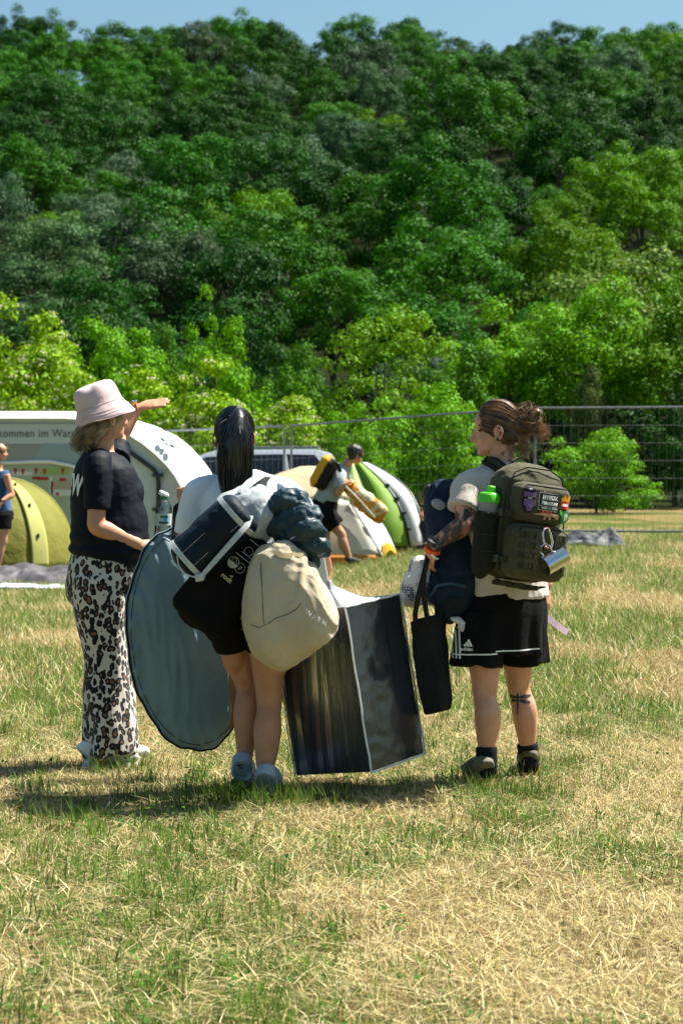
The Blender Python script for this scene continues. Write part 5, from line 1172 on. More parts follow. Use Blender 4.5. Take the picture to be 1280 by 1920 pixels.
sd_ = [P(483, 1024, 8.4), P(484, 1060, 8.4), P(487, 1100, 8.4), P(489, 1140, 8.4), P(491, 1176, 8.4)]; hp = [bvk.ray_cast(p, Vector((0, 1, 0)))[0] for p in sd_]; MB().tube([p + Vector((0, -.001, 0)) for p in hp if p], .0022, 5).build('seam', mat('seam_brown', (.16, .14, .11), .9, .1), sko)
hp = [bvk.ray_cast(P(a, c, 8.3), Vector((0, 1, 0)))[0] for a, c in ((464, 1182), (480, 1188), (497, 1180), (515, 1168), (535, 1162), (552, 1152), (562, 1140))]; MB().tube([p for p in hp if p], .0028, 5).build('bottom_seam', mat('seam_brown', (.16, .14, .11)), sko)
hp = [bvk.ray_cast(P(a, c, 8.3), Vector((0, 1, 0)))[0] for a, c in ((512, 1040), (520, 1048), (535, 1050), (550, 1046), (565, 1050), (578, 1058))]; MB().ribbon([p + Vector((0, -.002, 0)) for p in hp if p], .022, (0, -1, .4), .004).build('drawstring_hem', mat('beige_hem', (.36, .29, .17), .85, .2), sko)
# pale folded strap in the hand
hs = thing('carry_straps', P(607, 1085, 9.05), 'pale blue plastic straps gripped in the hand above the mattress bag', 'strap', 'luggage being carried')
for k in range(3): MB().ribbon([P(588 + k * 6, 1020 + k * 3, 9.02), P(594 + k * 6, 1050, 9.03), P(600 + k * 6, 1078 + k * 3, 9.05), P(606 + k * 5, 1096, 9.06)], .016, (-.5, -.8, 0), .004).build('strap', mat('pale_blue_web', (.50, .60, .64), .6, .3), hs)

# folded mattress in a clear plastic bag
mt = thing('bagged_mattress', P(640, 1470, 9.05), 'dark folded mattress in clear plastic bag with white edging', 'mattress', 'luggage being carried')
tl = .155; Ub = Vector((-math.sin(tl), 0, math.cos(tl))); h1 = Vector((-.80, .60, 0)); h2 = Vector((.60, .80, 0))
rot = Matrix.Rotation(-tl, 3, 'Y'); a1, a2, Ub = rot @ h1, rot @ h2, rot @ Vector((0, 0, 1)); O = P(696, 1449, 8.90); W1, W2, HT = .41, .40, .70
FOAM = mat('charcoal_foam', (.010, .014, .021), .8, .2, (.015, .020, .029), 6, bump=.3, bscale=30, bdist=.006)
for k in range(3):
    c = O + a1 * (W1 / 2) + a2 * (W2 * (k + .5) / 3) + Ub * (HT / 2); MB().box(c, (W1 - .004, W2 / 3 - .003, HT - .004), a1, Ub).build('foam_slab', FOAM, mt, bevel=.012)
def plastic(name, stretch, rough=.12, fac=.10, tint=(.8, .85, .9), refl=.9):
    m = bpy.data.materials.new(name); m.use_nodes = True; t = m.node_tree; n = t.nodes; L = t.links; n.remove(n['Principled BSDF'])
    g = n.new('ShaderNodeBsdfGlossy'); g.inputs['Roughness'].default_value = rough; g.inputs['Color'].default_value = (.9, .93, .95, 1); tr = n.new('ShaderNodeBsdfTransparent'); df = n.new('ShaderNodeBsdfDiffuse'); df.inputs['Color'].default_value = (*tint, 1)
    tc = n.new('ShaderNodeTexCoord'); mp = n.new('ShaderNodeMapping'); mp.inputs['Scale'].default_value = stretch; nz = n.new('ShaderNodeTexNoise'); nz.inputs['Scale'].default_value = 16; nz.inputs['Detail'].default_value = 3; L.new(tc.outputs['Object'], mp.inputs[0]); L.new(mp.outputs[0], nz.inputs['Vector'])
    bp = n.new('ShaderNodeBump'); bp.inputs['Strength'].default_value = .25; bp.inputs['Distance'].default_value = .006; L.new(nz.outputs['Fac'], bp.inputs['Height']); L.new(bp.outputs[0], g.inputs['Normal'])
    fr_ = n.new('ShaderNodeFresnel'); fr_.inputs['IOR'].default_value = 1.55; L.new(bp.outputs[0], fr_.inputs['Normal'])
    m1 = n.new('ShaderNodeMixShader'); m1.inputs[0].default_value = fac; L.new(tr.outputs[0], m1.inputs[1]); L.new(df.outputs[0], m1.inputs[2])
    m2 = n.new('ShaderNodeMixShader'); mt_ = n.new('ShaderNodeMath'); mt_.operation = 'MULTIPLY_ADD'; mt_.inputs[1].default_value = refl; mt_.inputs[2].default_value = .0; L.new(fr_.outputs[0], mt_.inputs[0]); L.new(mt_.outputs[0], m2.inputs[0]); L.new(m1.outputs[0], m2.inputs[1]); L.new(g.outputs[0], m2.inputs[2]); L.new(m2.outputs[0], n['Material Output'].inputs['Surface']); return m
PL1 = plastic('clear_plastic', (1.6, 1.6, .10), .2, .006, refl=.36); PL2 = plastic('clear_plastic_side', (1, 1, 1.6), .16, .014, refl=1.0)
def face_grid(o, u, v, lu, lv, nn, nu=30, nv_=40, amp=.004, fr_=(12, 2.0), seed=0):
    pts = []; 
    A_, B_ = np.meshgrid(np.linspace(0, 1, nu), np.linspace(0, 1, nv_)); A_, B_ = A_.ravel(), B_.ravel(); edge = np.clip(np.minimum(np.minimum(A_, 1 - A_), np.minimum(B_, 1 - B_)) / .06, 0, 1)
    h = amp * (1 - 2 * np.abs(perlin(np.stack([A_ * fr_[0] + .8 * B_, B_ * fr_[1], A_ * 0 + seed], 1)))) * edge
    V_ = np.array(o)[None] + np.outer(A_ * lu, np.array(u)) + np.outer(B_ * lv, np.array(v)) + np.outer(h + .004, np.array(nn)); ii = (np.arange(nv_ - 1)[:, None] * nu + np.arange(nu - 1)[None]).ravel()
    return np_mesh('cover', V_, np.stack([ii, ii + 1, ii + nu + 1, ii + nu], 1).ravel(), 4)
add('plastic_cover', face_grid(O, a1, Ub, W1, HT, -a2, 60, 40, .0022, (5, .3), 2), PL1, mt); add('plastic_cover', face_grid(O, a2, Ub, W2, HT, -a1, 40, 60, .0016, (3, 8), 5), PL2, mt); add('plastic_cover', face_grid(O + a1 * W1, a2, Ub, W2, HT, a1, 30, 30, .004, (8, 3), 7), PL2, mt); add('plastic_cover', face_grid(O + a2 * W2, a1, Ub, W1, HT, a2, 30, 30, .004, (8, 3), 8), PL2, mt)
WED = mat('white_edging', (.78, .80, .82), .5, .4, transl=.2)
for p, q in ((O, O + Ub * HT), (O, O + a2 * W2), (O + a2 * W2, O + a2 * W2 + Ub * HT), (O + Ub * HT, O + Ub * HT + a2 * W2), (O + a1 * W1, O + a1 * W1 + Ub * HT)): MB().tube([p.lerp(q, t_) + Vector((.002 * math.sin(t_ * 17), -.003, .0015 * math.sin(t_ * 23))) for t_ in [k / 10 for k in range(11)]], .0048 if p != O + a1 * W1 else .002, 6).build('edging', WED if p != O + a1 * W1 else FOAM, mt)
tp = [O + Ub * HT, O + Ub * HT + a2 * W2, O + Ub * HT + a2 * W2 + a1 * W1, O + Ub * HT + a1 * W1]; hnd = P(617, 1094, 9.05); rows = []
for k in range(41):
    s_ = k / 40 * 4; i = int(s_) % 4; p = tp[i].lerp(tp[(i + 1) % 4], s_ - int(s_)); rows.append([p.lerp(hnd, t_) - Vector((0, 0, 1)) * (.03 * math.sin(t_ * 3.14)) + Vector((0, 0, .010 * math.sin(k * .95 + t_ * 4) * math.sin(t_ * 3.14))) for t_ in (0, .2, .4, .6, .8, .93, 1.0)])
for r in rows: r[-1] = hnd + (r[-2] - hnd) * .35 + Vector((0, 0, .02))
sheet('gathered_plastic', rows, plastic('milky_plastic', (1, 1, 1), .2, .30, (.75, .82, .86)), mt, thick=.002, sub=2)

# ------------------------------------------------------------------ luggage of the tattooed woman
OL = fabric('olive_cordura', (.062, .058, .030), (.048, .045, .023), .8, .5, .1, 6); OLW = mat('olive_webbing', (.042, .040, .022), .85, .2, (.030, .028, .015), 80, bump=.5, bscale=160, bdist=.003); OLD = mat('olive_dark', (.016, .016, .010), .85, .2)
bp_ = thing('backpack', P(990, 1100, 9.15), 'olive military backpack covered with patches worn by the tattooed woman', 'backpack', 'luggage being carried')
tz = .12; Xp = (rC * math.cos(tz) - UP * math.sin(tz)).normalized(); Np = Vector((.5, -.866, 0)); Zp = Np.cross(Xp) * -1
if Zp.z < 0: Zp = -Zp
O0 = P(980, 985, 9.13); Q = lambda x, n_, z: O0 + Xp * x + Np * n_ + Zp * z
mb = MB(); mb.rbox(Q(0, 0, 0), (.31, .18, .47), Xp, Zp, .05, 32, 4.2); mb.ell(Q(0, 0, .20), (.15, .085, .065), Xp, Zp); add('main_compartment', remesh(mb, .006, 4, folds(.005, (9, 9, 9), 41, amp2=.004)), OL, bp_)
mb = MB(); mb.rbox(Q(-.008, .115, .095), (.265, .10, .165), Xp, Zp, .03, 30, 4.5); up_ = add('upper_pocket', remesh(mb, .005, 3, folds(.003, (12, 12, 12), 4)), OL, bp_)
mb = MB(); mb.rbox(Q(-.008, .115, -.115), (.285, .10, .235), Xp, Zp, .035, 30, 4.5); lp_ = add('lower_pocket', remesh(mb, .005, 3, folds(.003, (10, 10, 10), 8)), OL, bp_)
bvu, bvl = bvh_of(up_), bvh_of(lp_)
for k in range(4):
    z_ = -.045 - k * .043; pts = [bvl.ray_cast(Q(x_, .5, z_), -Np)[0] for x_ in [-.12 + .24 * q / 12 for q in range(13)]]; MB().ribbon([p for p in pts if p], .024, Np, .004).build('webbing_row', OLW, lp_)
    for q in range(5):
        c = bvl.ray_cast(Q(-.10 + q * .05, .5, z_), -Np)[0]
        if c: MB().box(c + Np * .005, (.004, .004, .024), Xp, Zp).build('bartack', OLD, lp_)
for par, bv_, zs in ((up_, bvu, (.165, .155)), (lp_, bvl, (-.012, -.02))):
    pts = [bv_.ray_cast(Q(x_, .5, zs[0] - (.02 if abs(x_) > .11 else 0)), -Np)[0] for x_ in [-.125 + .25 * q / 12 for q in range(13)]]; MB().tube([p for p in pts if p], .0035, 6).build('zipper', OLD, par)
MB().tube([Q(.145, .10, -.03), Q(.155, .11, -.07), Q(.150, .11, -.11)], .004, 6).build('zip_pull', BWEB, lp_); MB().rbox(Q(.150, .11, -.125), (.010, .008, .03), Xp, Zp, .003).build('zip_pull', BWEB, lp_)
for z_, n0 in ((-.155, 'compression_strap'), (.04, 'compression_strap')):
    MB().ribbon([Q(-.158, -.06, z_), Q(-.164, 0, z_), Q(-.162, .07, z_), Q(-.155, .13, z_ - .003)], .025, -Xp, .004).build(n0, OLW, bp_); MB().rbox(Q(-.170, .055, z_), (.012, .055, .034), Xp, Zp, .004).build('buckle', mat('olive_plastic', (.055, .065, .038), .45, .4), bp_)
for k in range(3): MB().rbox(Q(-.10 + k * .055, .03 + .02 * k, -.255 - .004 * k), (.06, .09, .022), Xp, Zp, .006).build('base_strap', OLW, bp_)
MB().ribbon([Q(-.13, .02, -.235), Q(-.06, .05, -.262), Q(.03, .06, -.268), Q(.10, .05, -.25)], .03, -Zp, .005).build('base_strap', OLW, bp_)
mb = MB(); mb.ribbon([Q(-.055, -.06, .22), Q(-.05, -.06, .262), Q(-.02, -.06, .285), Q(.02, -.06, .285), Q(.05, -.06, .262), Q(.055, -.06, .22)], .03, [(-1, 0, 0), (-1, 0, .6), (0, 0, 1), (0, 0, 1), (1, 0, .6), (1, 0, 0)], .006); mb.build('top_handle', OLW, bp_)
bvT = bvh_of(shirtC)
def on_shirt(a, c, e=.004):
    d_ = (P(a, c, 9.0) - Vector((0, 0, CH))).normalized(); h = bvT.ray_cast(Vector((0, 0, CH)), d_); return (h[0] + h[1] * e, h[1]) if h[0] else None
sp = [q for q in (on_shirt(a, c) for a, c in ((962, 905), (950, 893), (938, 881), (926, 872), (914, 866), (903, 863), (897, 864))) if q]
MB().ribbon([q[0] for q in sp], .058, [tuple(q[1]) for q in sp], .014).build('shoulder_strap', OLD, bp_)
MB().ribbon([q[0] + q[1] * .015 for q in sp[:5]], .026, [tuple(q[1]) for q in sp[:5]], .004).build('strap_tape', OLW, bp_)
if len(sp) > 2: MB().rbox(sp[1][0] + sp[1][1] * .02, (.036, .028, .014), sp[2][0] - sp[1][0], sp[1][1], .004).build('buckle', mat('olive_plastic', (.055, .065, .038), .45, .4), bp_)
MB().ribbon([P(1000, 880, 9.22), P(1012, 890, 9.15), P(1022, 905, 9.10)], .028, (.3, -.6, .7), .006).build('strap_tape', OLW, bp_)
MB().ribbon([P(884, 965, 9.33), P(890, 990, 9.26), P(898, 1020, 9.2), P(905, 1050, 9.16)], .03, (-.8, -.5, 0), .006).build('lower_strap', OLD, bp_)
# side pouch + shaker bottle
mb = MB(); mb.sloft([Q(-.175, .005, -.21), Q(-.185, .005, -.19), Q(-.19, .005, -.05), Q(-.188, .005, .035)], [(.03, .04), (.045, .055), (.045, .055), (.044, .053)], Np, 18); add('side_pouch', remesh(mb, .006, 3, folds(.004, (9, 9, 9), 2)), OLD, bp_)
ctp = Q(-.188, .005, .030); MB().tube([ctp + Np * (.056 * math.cos(k / 20 * 6.283)) + Xp * (.047 * math.sin(k / 20 * 6.283)) for k in range(20)], .005, 6, True).build('pouch_hem', OLW, bp_)
for z_ in (-.06, -.13): MB().tube([Q(-.19, .005, z_) + Np * (.0575 * math.cos(k / 20 * 6.283)) + Xp * (.048 * math.sin(k / 20 * 6.283)) for k in range(20)], .0025, 5, True).build('pouch_seam', OLW, bp_)
for n_ in (.03, .075): MB().tube([Q(-.152, n_, -.20), Q(-.157, n_, -.1), Q(-.157, n_, .05), Q(-.150, n_, .15), Q(-.12, n_, .215), Q(-.06, n_, .243), Q(.06, n_, .243), Q(.12, n_, .215), Q(.150, n_, .15), Q(.157, n_, 0)], .0032, 6).build('zipper', OLD, bp_)
sb = thing('shaker_bottle', Q(-.19, .005, -.02), 'shaker bottle with bright green lid in the side pocket of the olive backpack', 'bottle', 'luggage being carried'); bt = Q(-.19, .005, .02)
MB().sloft([bt - Zp * .08, bt, bt + Zp * .055], [.040, .041, .044], Np, 20).build('cup', mat('smoky_plastic', (.30, .32, .32), .3, .4, transl=.3), sb); GL = mat('neon_green', (.09, .62, .02), .4, .4, transl=.15)
ld = MB().loft([bt + Zp * .055, bt + Zp * .058, bt + Zp * .085, bt + Zp * .096, bt + Zp * .099], [.045, .0475, .046, .040, .034], Np, 24).build('lid', GL, sb); MB().rbox(bt + Zp * .112 + Xp * .006, (.034, .030, .034), Xp, Zp, .006).build('spout_cap', GL, ld)
# patches
def patch(name, polys, x, z, m, lift=.004, th=.004, label=None, sub=None):
    vf = flat_mesh(polys, .02); mb = MB(); base = []
    for a, c in vf[0]:
        h = bvu.ray_cast(Q(x + a, .5, z + c), -Np); base.append((h[0] if h[0] else Q(x + a, .165, z + c)) + Np * lift)
    me = bpy.data.meshes.new(name); me.from_pydata([tuple(p) for p in base], [], vf[1]); bm = bmesh.new(); bm.from_mesh(me); bmesh.ops.recalc_face_normals(bm, faces=bm.faces)
    if th: bmesh.ops.solidify(bm, geom=bm.faces[:], thickness=th)
    bm.to_mesh(me); bm.free(); o = add(name, me, m, sub or up_, False)
    if label: o['label'] = label
    return o
R4 = lambda w_, h_: [(-w_ / 2, -h_ / 2), (w_ / 2, -h_ / 2), (w_ / 2, h_ / 2), (-w_ / 2, h_ / 2)]
BLP = mat('black_patch', (.010, .012, .014), .7, .2); PUR = mat('purple_patch', (.13, .07, .20), .6, .3); REDP = mat('red_patch', (.60, .06, .03), .6, .3); YEP = mat('yellow_patch', (.75, .36, .01), .6, .3); TANP = mat('tan_patch', (.48, .28, .17), .6, .3)
sx0, sz0 = -.098, .098
patch('skull_patch', [[(-.028, .045), (-.012, .058), (.012, .058), (.028, .045), (.030, .0), (.026, -.03), (.012, -.05), (-.012, -.05), (-.026, -.03), (-.030, 0)]], sx0, sz0, BLP, .002, .003, 'black backing of the purple skull patch')
patch('skull_patch', [[(-.028, .040), (-.022, .034), (0, .036), (.022, .034), (.028, .040), (.027, .015), (-.027, .015)]], sx0, sz0, PUR, .006); patch('skull_patch', [[(-.026, .006), (.026, .006), (.026, -.018), (.014, -.028), (.010, -.044), (-.010, -.044), (-.014, -.028), (-.026, -.018)]], sx0, sz0, PUR, .006, .004, 'purple skull patch')
for s_ in (-1, 1): patch('skull_eye', [[(s_ * .006, -.006), (s_ * .020, -.002), (s_ * .021, -.012), (s_ * .009, -.015)]], sx0, sz0, BLP, .0085, .001); patch('skull_eye', [[(s_ * .007, -.015), (s_ * .019, -.0125), (s_ * .017, -.017)]], sx0, sz0, WHITE_PRINT, .0085, .001)
for a, c, w_, h_ in ((0, .0105, .020, .005), (0, .050, .014, .006), (0, -.041, .018, .004)): patch('skull_mark', [R4(w_, h_)], sx0 + a, sz0 + c, mat('pale_patch', (.42, .46, .46), .7, .2), .0085, .001)
nx0, nz0 = -.002, .102; patch('name_patch', [R4(.098, .074)], nx0, nz0, WHITE_PRINT, .003, .003, 'black name patch with white letters'); patch('name_patch', [R4(.094, .070)], nx0, nz0, BLP, .0062, .003)
def ptext(s, x, z, size, bold=.0006, w_=None):
    vf = text2d(s, size, None, bold, 'CENTER'); 
    if w_: xs_ = [p[0] for p in vf[0]]; k = w_ / (max(xs_) - min(xs_)); vf = ([(a * k, c) for a, c in vf[0]], vf[1])
    on_surface('patch_lettering', vf, Q(x, .4, z), Xp, Zp, bvu, -Np, WHITE_PRINT, up_, .0105)
ptext('HYROX', nx0, nz0 + .009, .026, .001, .078); ptext('FRANKFURT', nx0, nz0 - .013, .020, .0008, .080); ptext('WORLD  OF  FITNESS', nx0, nz0 - .030, .009, .0003, .082); patch('name_patch_line', [R4(.090, .0012)], nx0, nz0 - .0195, WHITE_PRINT, .0085, .001)
patch('fries_patch', [[(-.024, -.026), (.018, -.026), (.022, .008), (-.026, .008)]], .088, .108, REDP, .004, .004, 'red and yellow french fries patch')
for k in range(6): patch('fries_patch', [[(-.024 + k * .0078, .006), (-.017 + k * .0078, .006), (-.016 + k * .0078, .026 + .006 * ((k * 7) % 3 - 1)), (-.023 + k * .0078, .026 + .006 * ((k * 7) % 3 - 1))]], .088, .108, YEP, .005, .004)
patch('fries_patch', [R4(.028, .010)], .085, .098, WHITE_PRINT, .009, .001)
patch('round_patch', [[(.024 * math.cos(k / 18 * 6.283), .026 * math.sin(k / 18 * 6.283)) for k in range(18)]], .092, .047, mat('green_patch', (.02, .22, .035), .6, .3), .004, .004, 'plain green and white round patch'); patch('round_patch', [[(.010 * math.cos(k / 14 * 6.283) + .002, .017 * math.sin(k / 14 * 6.283)) for k in range(14)]], .092, .047, WHITE_PRINT, .009, .001)
patch('rifle_patch', [[(-.075, .0), (-.045, .0025), (-.042, .007), (.010, .007), (.012, .010), (.055, .006), (.055, -.014), (.048, -.014), (.022, -.003), (.014, -.004), (.018, -.018), (.010, -.019), (.004, -.005), (-.006, -.005), (-.008, -.020), (-.018, -.019), (-.015, -.004), (-.042, -.003), (-.075, -.003)]], .003, .047, TANP, .004, .003, 'tan rifle shaped patch'); patch('rifle_patch', [R4(.05, .007)], -.006, .060, REDP, .005, .002)
patch('leaf_patch', [[(.007 * (1.5 if k % 2 else .7) * math.cos(k / 12 * 6.283), .009 * (1.5 if k % 2 else .7) * math.sin(k / 12 * 6.283)) for k in range(12)]], .066, .064, mat('leaf_green_patch', (.08, .35, .02), .6, .3), .009, 0)
# enamel mug on a carabiner
CH_ = mat('polished_steel', (.62, .63, .64), .12, .5, metal=1.0)
mug = thing('steel_mug', Q(.02, .24, -.20), 'shiny steel mug hanging from a red carabiner on the olive backpack', 'mug', 'luggage being carried'); m0, m1 = P(1020, 1062, 8.90), P(1058, 1040, 8.94); am = (m1 - m0).normalized()
mb = MB(); mb.loft([m1, m1 - am * .003, m0, m0 - am * .002, m0 + am * .001, m1 - am * .008], [.034, .041, .041, .0405, .038, .038], (0, 0, 1), 32); mb.build('cup', CH_, mug)
sm, um = orth(am, (-.4, 0, 1)); hc = m0.lerp(m1, .35) + sm * .04; MB().tube([hc - am * .020, hc - am * .024 + sm * .018, hc - am * .012 + sm * .040, hc + am * .012 + sm * .044, hc + am * .026 + sm * .024, hc + am * .024], .0042, 8).build('handle', CH_, mug)
cr = thing('carabiner', P(1025, 995, 8.93), 'red striped carabiner clipped to the lower pocket of the olive backpack', 'carabiner', 'luggage being carried'); ring = [(1018, 1014), (1017, 1000), (1020, 992), (1027, 990), (1031, 1000), (1035, 1016), (1033, 1026), (1027, 1029), (1021, 1024)]
MB().tube([P(a, c, 8.90 + .004 * k) for k, (a, c) in enumerate(ring)], .0042, 8, True).build('loop', mat('carabiner_paint', (.55, .06, .04), .35, .5, (.6, .62, .62), 45, mixlo=.48, mixhi=.52), cr); MB().tube([P(1031, 1002, 8.905), P(1035, 1018, 8.91)], .0052, 8).build('gate', CH_, cr)
kc = thing('key_ring', P(975, 940, 9.0), 'small silver and pink clip hanging on the side of the olive backpack', 'clip', 'luggage being carried'); MB().tube([P(978, 930, 8.98), P(982, 933, 8.98), P(981, 941, 8.98), P(976, 944, 8.98), P(973, 938, 8.98)], .0025, 6, True).build('ring', CH_, kc); MB().tube([P(976, 942, 8.98), P(972, 947, 8.98), P(965, 950, 8.98), P(961, 954, 8.98)], .004, 6).build('tab', mat('pink_plastic', (.55, .35, .42), .5, .3), kc)

# navy daypack held under the arm
dp = thing('daypack', P(850, 1160, 9.36), 'navy blue daypack held under the tattooed arm', 'backpack', 'luggage being carried'); NV2 = fabric('navy_cordura', (.009, .022, .046), (.006, .015, .034), .7, .5, 0, 5, spec=.15); mb = MB(); G_ = lambda a, c, e=0: P(a, c, 9.34 + e)
mb.sloft([G_(838, 912, .05), G_(832, 935, .02), G_(838, 980, 0), G_(850, 1030, 0), G_(852, 1080, -.03), G_(848, 1120, -.05), G_(852, 1152, -.05), G_(856, 1162, -.05)], [(.045, .05), (.075, .08), (.09, .10), (.095, .11), (.095, .11), (.088, .10), (.060, .07), (.03, .03)], (1, 0, .1), 24, power=2.6)
mb.ell(G_(822, 1105, -.10), (.05, .05, .07)); mb.ell(G_(820, 950, -.03), (.04, .05, .06)); add('pack_body', remesh(mb, .006, 2, folds(.013, (9, 9, 7), 51, warp=.8, amp2=.006)), NV2, dp)
MB().ell(G_(822, 946, -.085), (.035, .012, .022), (1, 0, -.5)).build('grey_panel', mat('grey_mesh', (.24, .26, .28), .8, .2), dp)
MB().ribbon([G_(806, 1118, -.15), G_(820, 1098, -.175), G_(845, 1094, -.18), G_(872, 1100, -.16)], .012, (0, -1, .2), .004).build('pocket_seam', mat('teal_trim', (.03, .07, .11), .7, .2), dp); MB().ribbon([G_(838, 1140, -.165), G_(850, 1128, -.175), G_(866, 1132, -.165)], .03, (0, -1, 0), .004).build('base_panel', BWEB, dp)
MB().ribbon([G_(802, 1100, -.12), G_(800, 1060, -.10), G_(806, 1030, -.06), G_(815, 1000, -.05)], .03, (-1, -.6, 0), .006).build('shoulder_strap', mat('grey_mesh', (.24, .26, .28)), dp)
pt_ = thing('crumpled_tag', P(862, 1170, 9.2), 'small crumpled white paper tag hanging below the navy daypack', 'tag', 'luggage being carried'); mb = MB(); mb.ell(P(858, 1164, 9.2), (.03, .012, .012), (1, 0, -.5)); mb.ell(P(866, 1176, 9.2), (.022, .012, .014), (1, 0, -.8)); add('paper', remesh(mb, .003, 1, folds(.008, (40, 40, 40), 4)), mat('white_paper', (.70, .70, .70), .6, .3, transl=.2), pt_)
# black tote
tt = thing('tote_bag', P(815, 1335, 9.22), 'black fabric tote bag hanging from the tattooed hand', 'bag', 'luggage being carried'); mb = MB(); G_ = lambda a, c, e=0: P(a, c, 9.20 + e); rowsT = [(769, 1166, 812, 1156, 834, 1150, 790, 1160), (772, 1210, 816, 1200, 838, 1194, 796, 1204), (780, 1270, 822, 1258, 843, 1252, 802, 1262), (790, 1322, 826, 1312, 847, 1308, 812, 1318), (794, 1341, 826, 1330, 845, 1328, 812, 1334)]
vs = []
for r_ in rowsT: vs += [G_(r_[0], r_[1], -.01), G_(r_[2], r_[3], -.05), G_(r_[4], r_[5], .05), G_(r_[6], r_[7], .10)]
fs = [(3, 2, 1, 0), (16, 17, 18, 19)]
for i in range(4):
    for j in range(4): fs.append((i * 4 + j, i * 4 + (j + 1) % 4, i * 4 + 4 + (j + 1) % 4, i * 4 + 4 + j))
mb.raw(vs, fs); add('tote_body', remesh(mb, .006, 4, folds(.006, (9, 9, 5), 6)), mat('tote_black', (.011, .012, .014), .85, .2, (.016, .017, .019), 6, bump=.4, bscale=40, bdist=.006), tt)
for pts in ([(803, 1040, -.02), (798, 1060, -.045), (786, 1110, -.045), (778, 1150, -.035), (779, 1175, -.035)], [(803, 1040, 0), (795, 1075, -.045), (793, 1110, -.05), (799, 1150, -.05), (803, 1172, -.05)], [(808, 1045, .03), (812, 1090, .02), (818, 1130, .02), (820, 1160, .03)]): MB().ribbon([G_(*p) for p in pts], .022, (-.3, -1, 0), .003).build('handle', BWEB, tt)
# patterned white roll
wm_ = bpy.data.materials.new('dotted_white'); wm_.use_nodes = True; n = wm_.node_tree.nodes; L = wm_.node_tree.links; b = n['Principled BSDF']; b.inputs['Roughness'].default_value = .8
tc = n.new('ShaderNodeTexCoord'); v = n.new('ShaderNodeTexVoronoi'); v.inputs['Scale'].default_value = 95; v.inputs['Randomness'].default_value = .35; L.new(tc.outputs['Object'], v.inputs['Vector']); r = n.new('ShaderNodeValToRGB'); r.color_ramp.elements[0].position = .34; r.color_ramp.elements[0].color = (.66, .65, .62, 1); r.color_ramp.elements[1].position = .42; r.color_ramp.elements[1].color = (.10, .13, .16, 1); L.new(v.outputs['Distance'], r.inputs[0])
gr = n.new('ShaderNodeTexNoise'); gr.inputs['Scale'].default_value = 9; L.new(tc.outputs['Object'], gr.inputs['Vector']); r2 = n.new('ShaderNodeValToRGB'); r2.color_ramp.elements[0].position = .45; r2.color_ramp.elements[1].position = .52; L.new(gr.outputs['Fac'], r2.inputs[0]); mx = n.new('ShaderNodeMix'); mx.data_type = 'RGBA'; L.new(r2.outputs[0], mx.inputs[0]); L.new(r.outputs[0], mx.inputs[6]); mx.inputs[7].default_value = (.66, .63, .58, 1); L.new(mx.outputs[2], b.inputs['Base Color'])
pr = thing('blanket_roll', P(790, 1140, 9.45), 'white patterned blanket roll between the mattress and the navy daypack', 'blanket', 'luggage being carried'); mb = MB(); mb.sloft([P(752, 1128, 9.42), P(762, 1120, 9.42), P(785, 1102, 9.44), P(810, 1092, 9.46), P(830, 1088, 9.48)], [.02, .05, .085, .10, .10], (0, 1, 0), 20); mb.ell(P(785, 1068, 9.46), (.045, .06, .06)); add('fabric', remesh(mb, .006, 3, folds(.009, (9, 9, 9), 7)), wm_, pr)
tk = thing('ticket_strip', P(1042, 1172, 9.42), 'pink paper ticket strip held in the hand behind the shorts', 'ticket', 'luggage being carried'); mb = MB(); mb.ribbon([P(1018, 1154, 9.42), P(1030, 1161, 9.415), P(1042, 1171, 9.41), P(1052, 1179, 9.415), P(1063, 1186, 9.42)], .030, (-.3, -.8, .6), .0012); mb.build('strip', mat('pink_paper', (.68, .48, .56), .7, .2, (.74, .56, .62), 20, transl=.2), tk)

# water bottle of the woman with the hat
wb_ = thing('water_bottle', P(304, 1015, 9.72), 'clear plastic water bottle with green cap above the round tent bag', 'bottle', 'luggage being carried'); G_ = lambda a, c, e=0: P(a, c, 9.72 + e)
prof = [(1016, .036), (1010, .0375), (1000, .037), (992, .0355), (985, .0375), (975, .0375), (965, .0375), (955, .037), (948, .034), (943, .027), (939, .018), (936, .0145)]
def pet():
    m = bpy.data.materials.new('pet_plastic'); m.use_nodes = True; t = m.node_tree; n = t.nodes; L = t.links; n.remove(n['Principled BSDF']); g = n.new('ShaderNodeBsdfGlossy'); g.inputs['Roughness'].default_value = .08; tr = n.new('ShaderNodeBsdfTransparent'); tr.inputs['Color'].default_value = (.78, .86, .88, 1); f = n.new('ShaderNodeFresnel'); f.inputs['IOR'].default_value = 1.5
    tc = n.new('ShaderNodeTexCoord'); nz = n.new('ShaderNodeTexNoise'); nz.inputs['Scale'].default_value = 60; L.new(tc.outputs['Object'], nz.inputs['Vector']); bp = n.new('ShaderNodeBump'); bp.inputs['Strength'].default_value = .6; bp.inputs['Distance'].default_value = .006; L.new(nz.outputs['Fac'], bp.inputs['Height']); L.new(bp.outputs[0], g.inputs['Normal']); L.new(bp.outputs[0], f.inputs['Normal'])
    ma = n.new('ShaderNodeMath'); ma.operation = 'ADD'; ma.inputs[1].default_value = .06; L.new(f.outputs[0], ma.inputs[0]); mx = n.new('ShaderNodeMixShader'); L.new(ma.outputs[0], mx.inputs[0]); L.new(tr.outputs[0], mx.inputs[1]); L.new(g.outputs[0], mx.inputs[2]); L.new(mx.outputs[0], n['Material Output'].inputs['Surface']); return m
wbo = MB().loft([G_(304 + (1016 - c) * .06, c) for c, _ in prof], [r_ for _, r_ in prof], (1, 0, 0), 28).build('bottle_body', pet(), wb_)
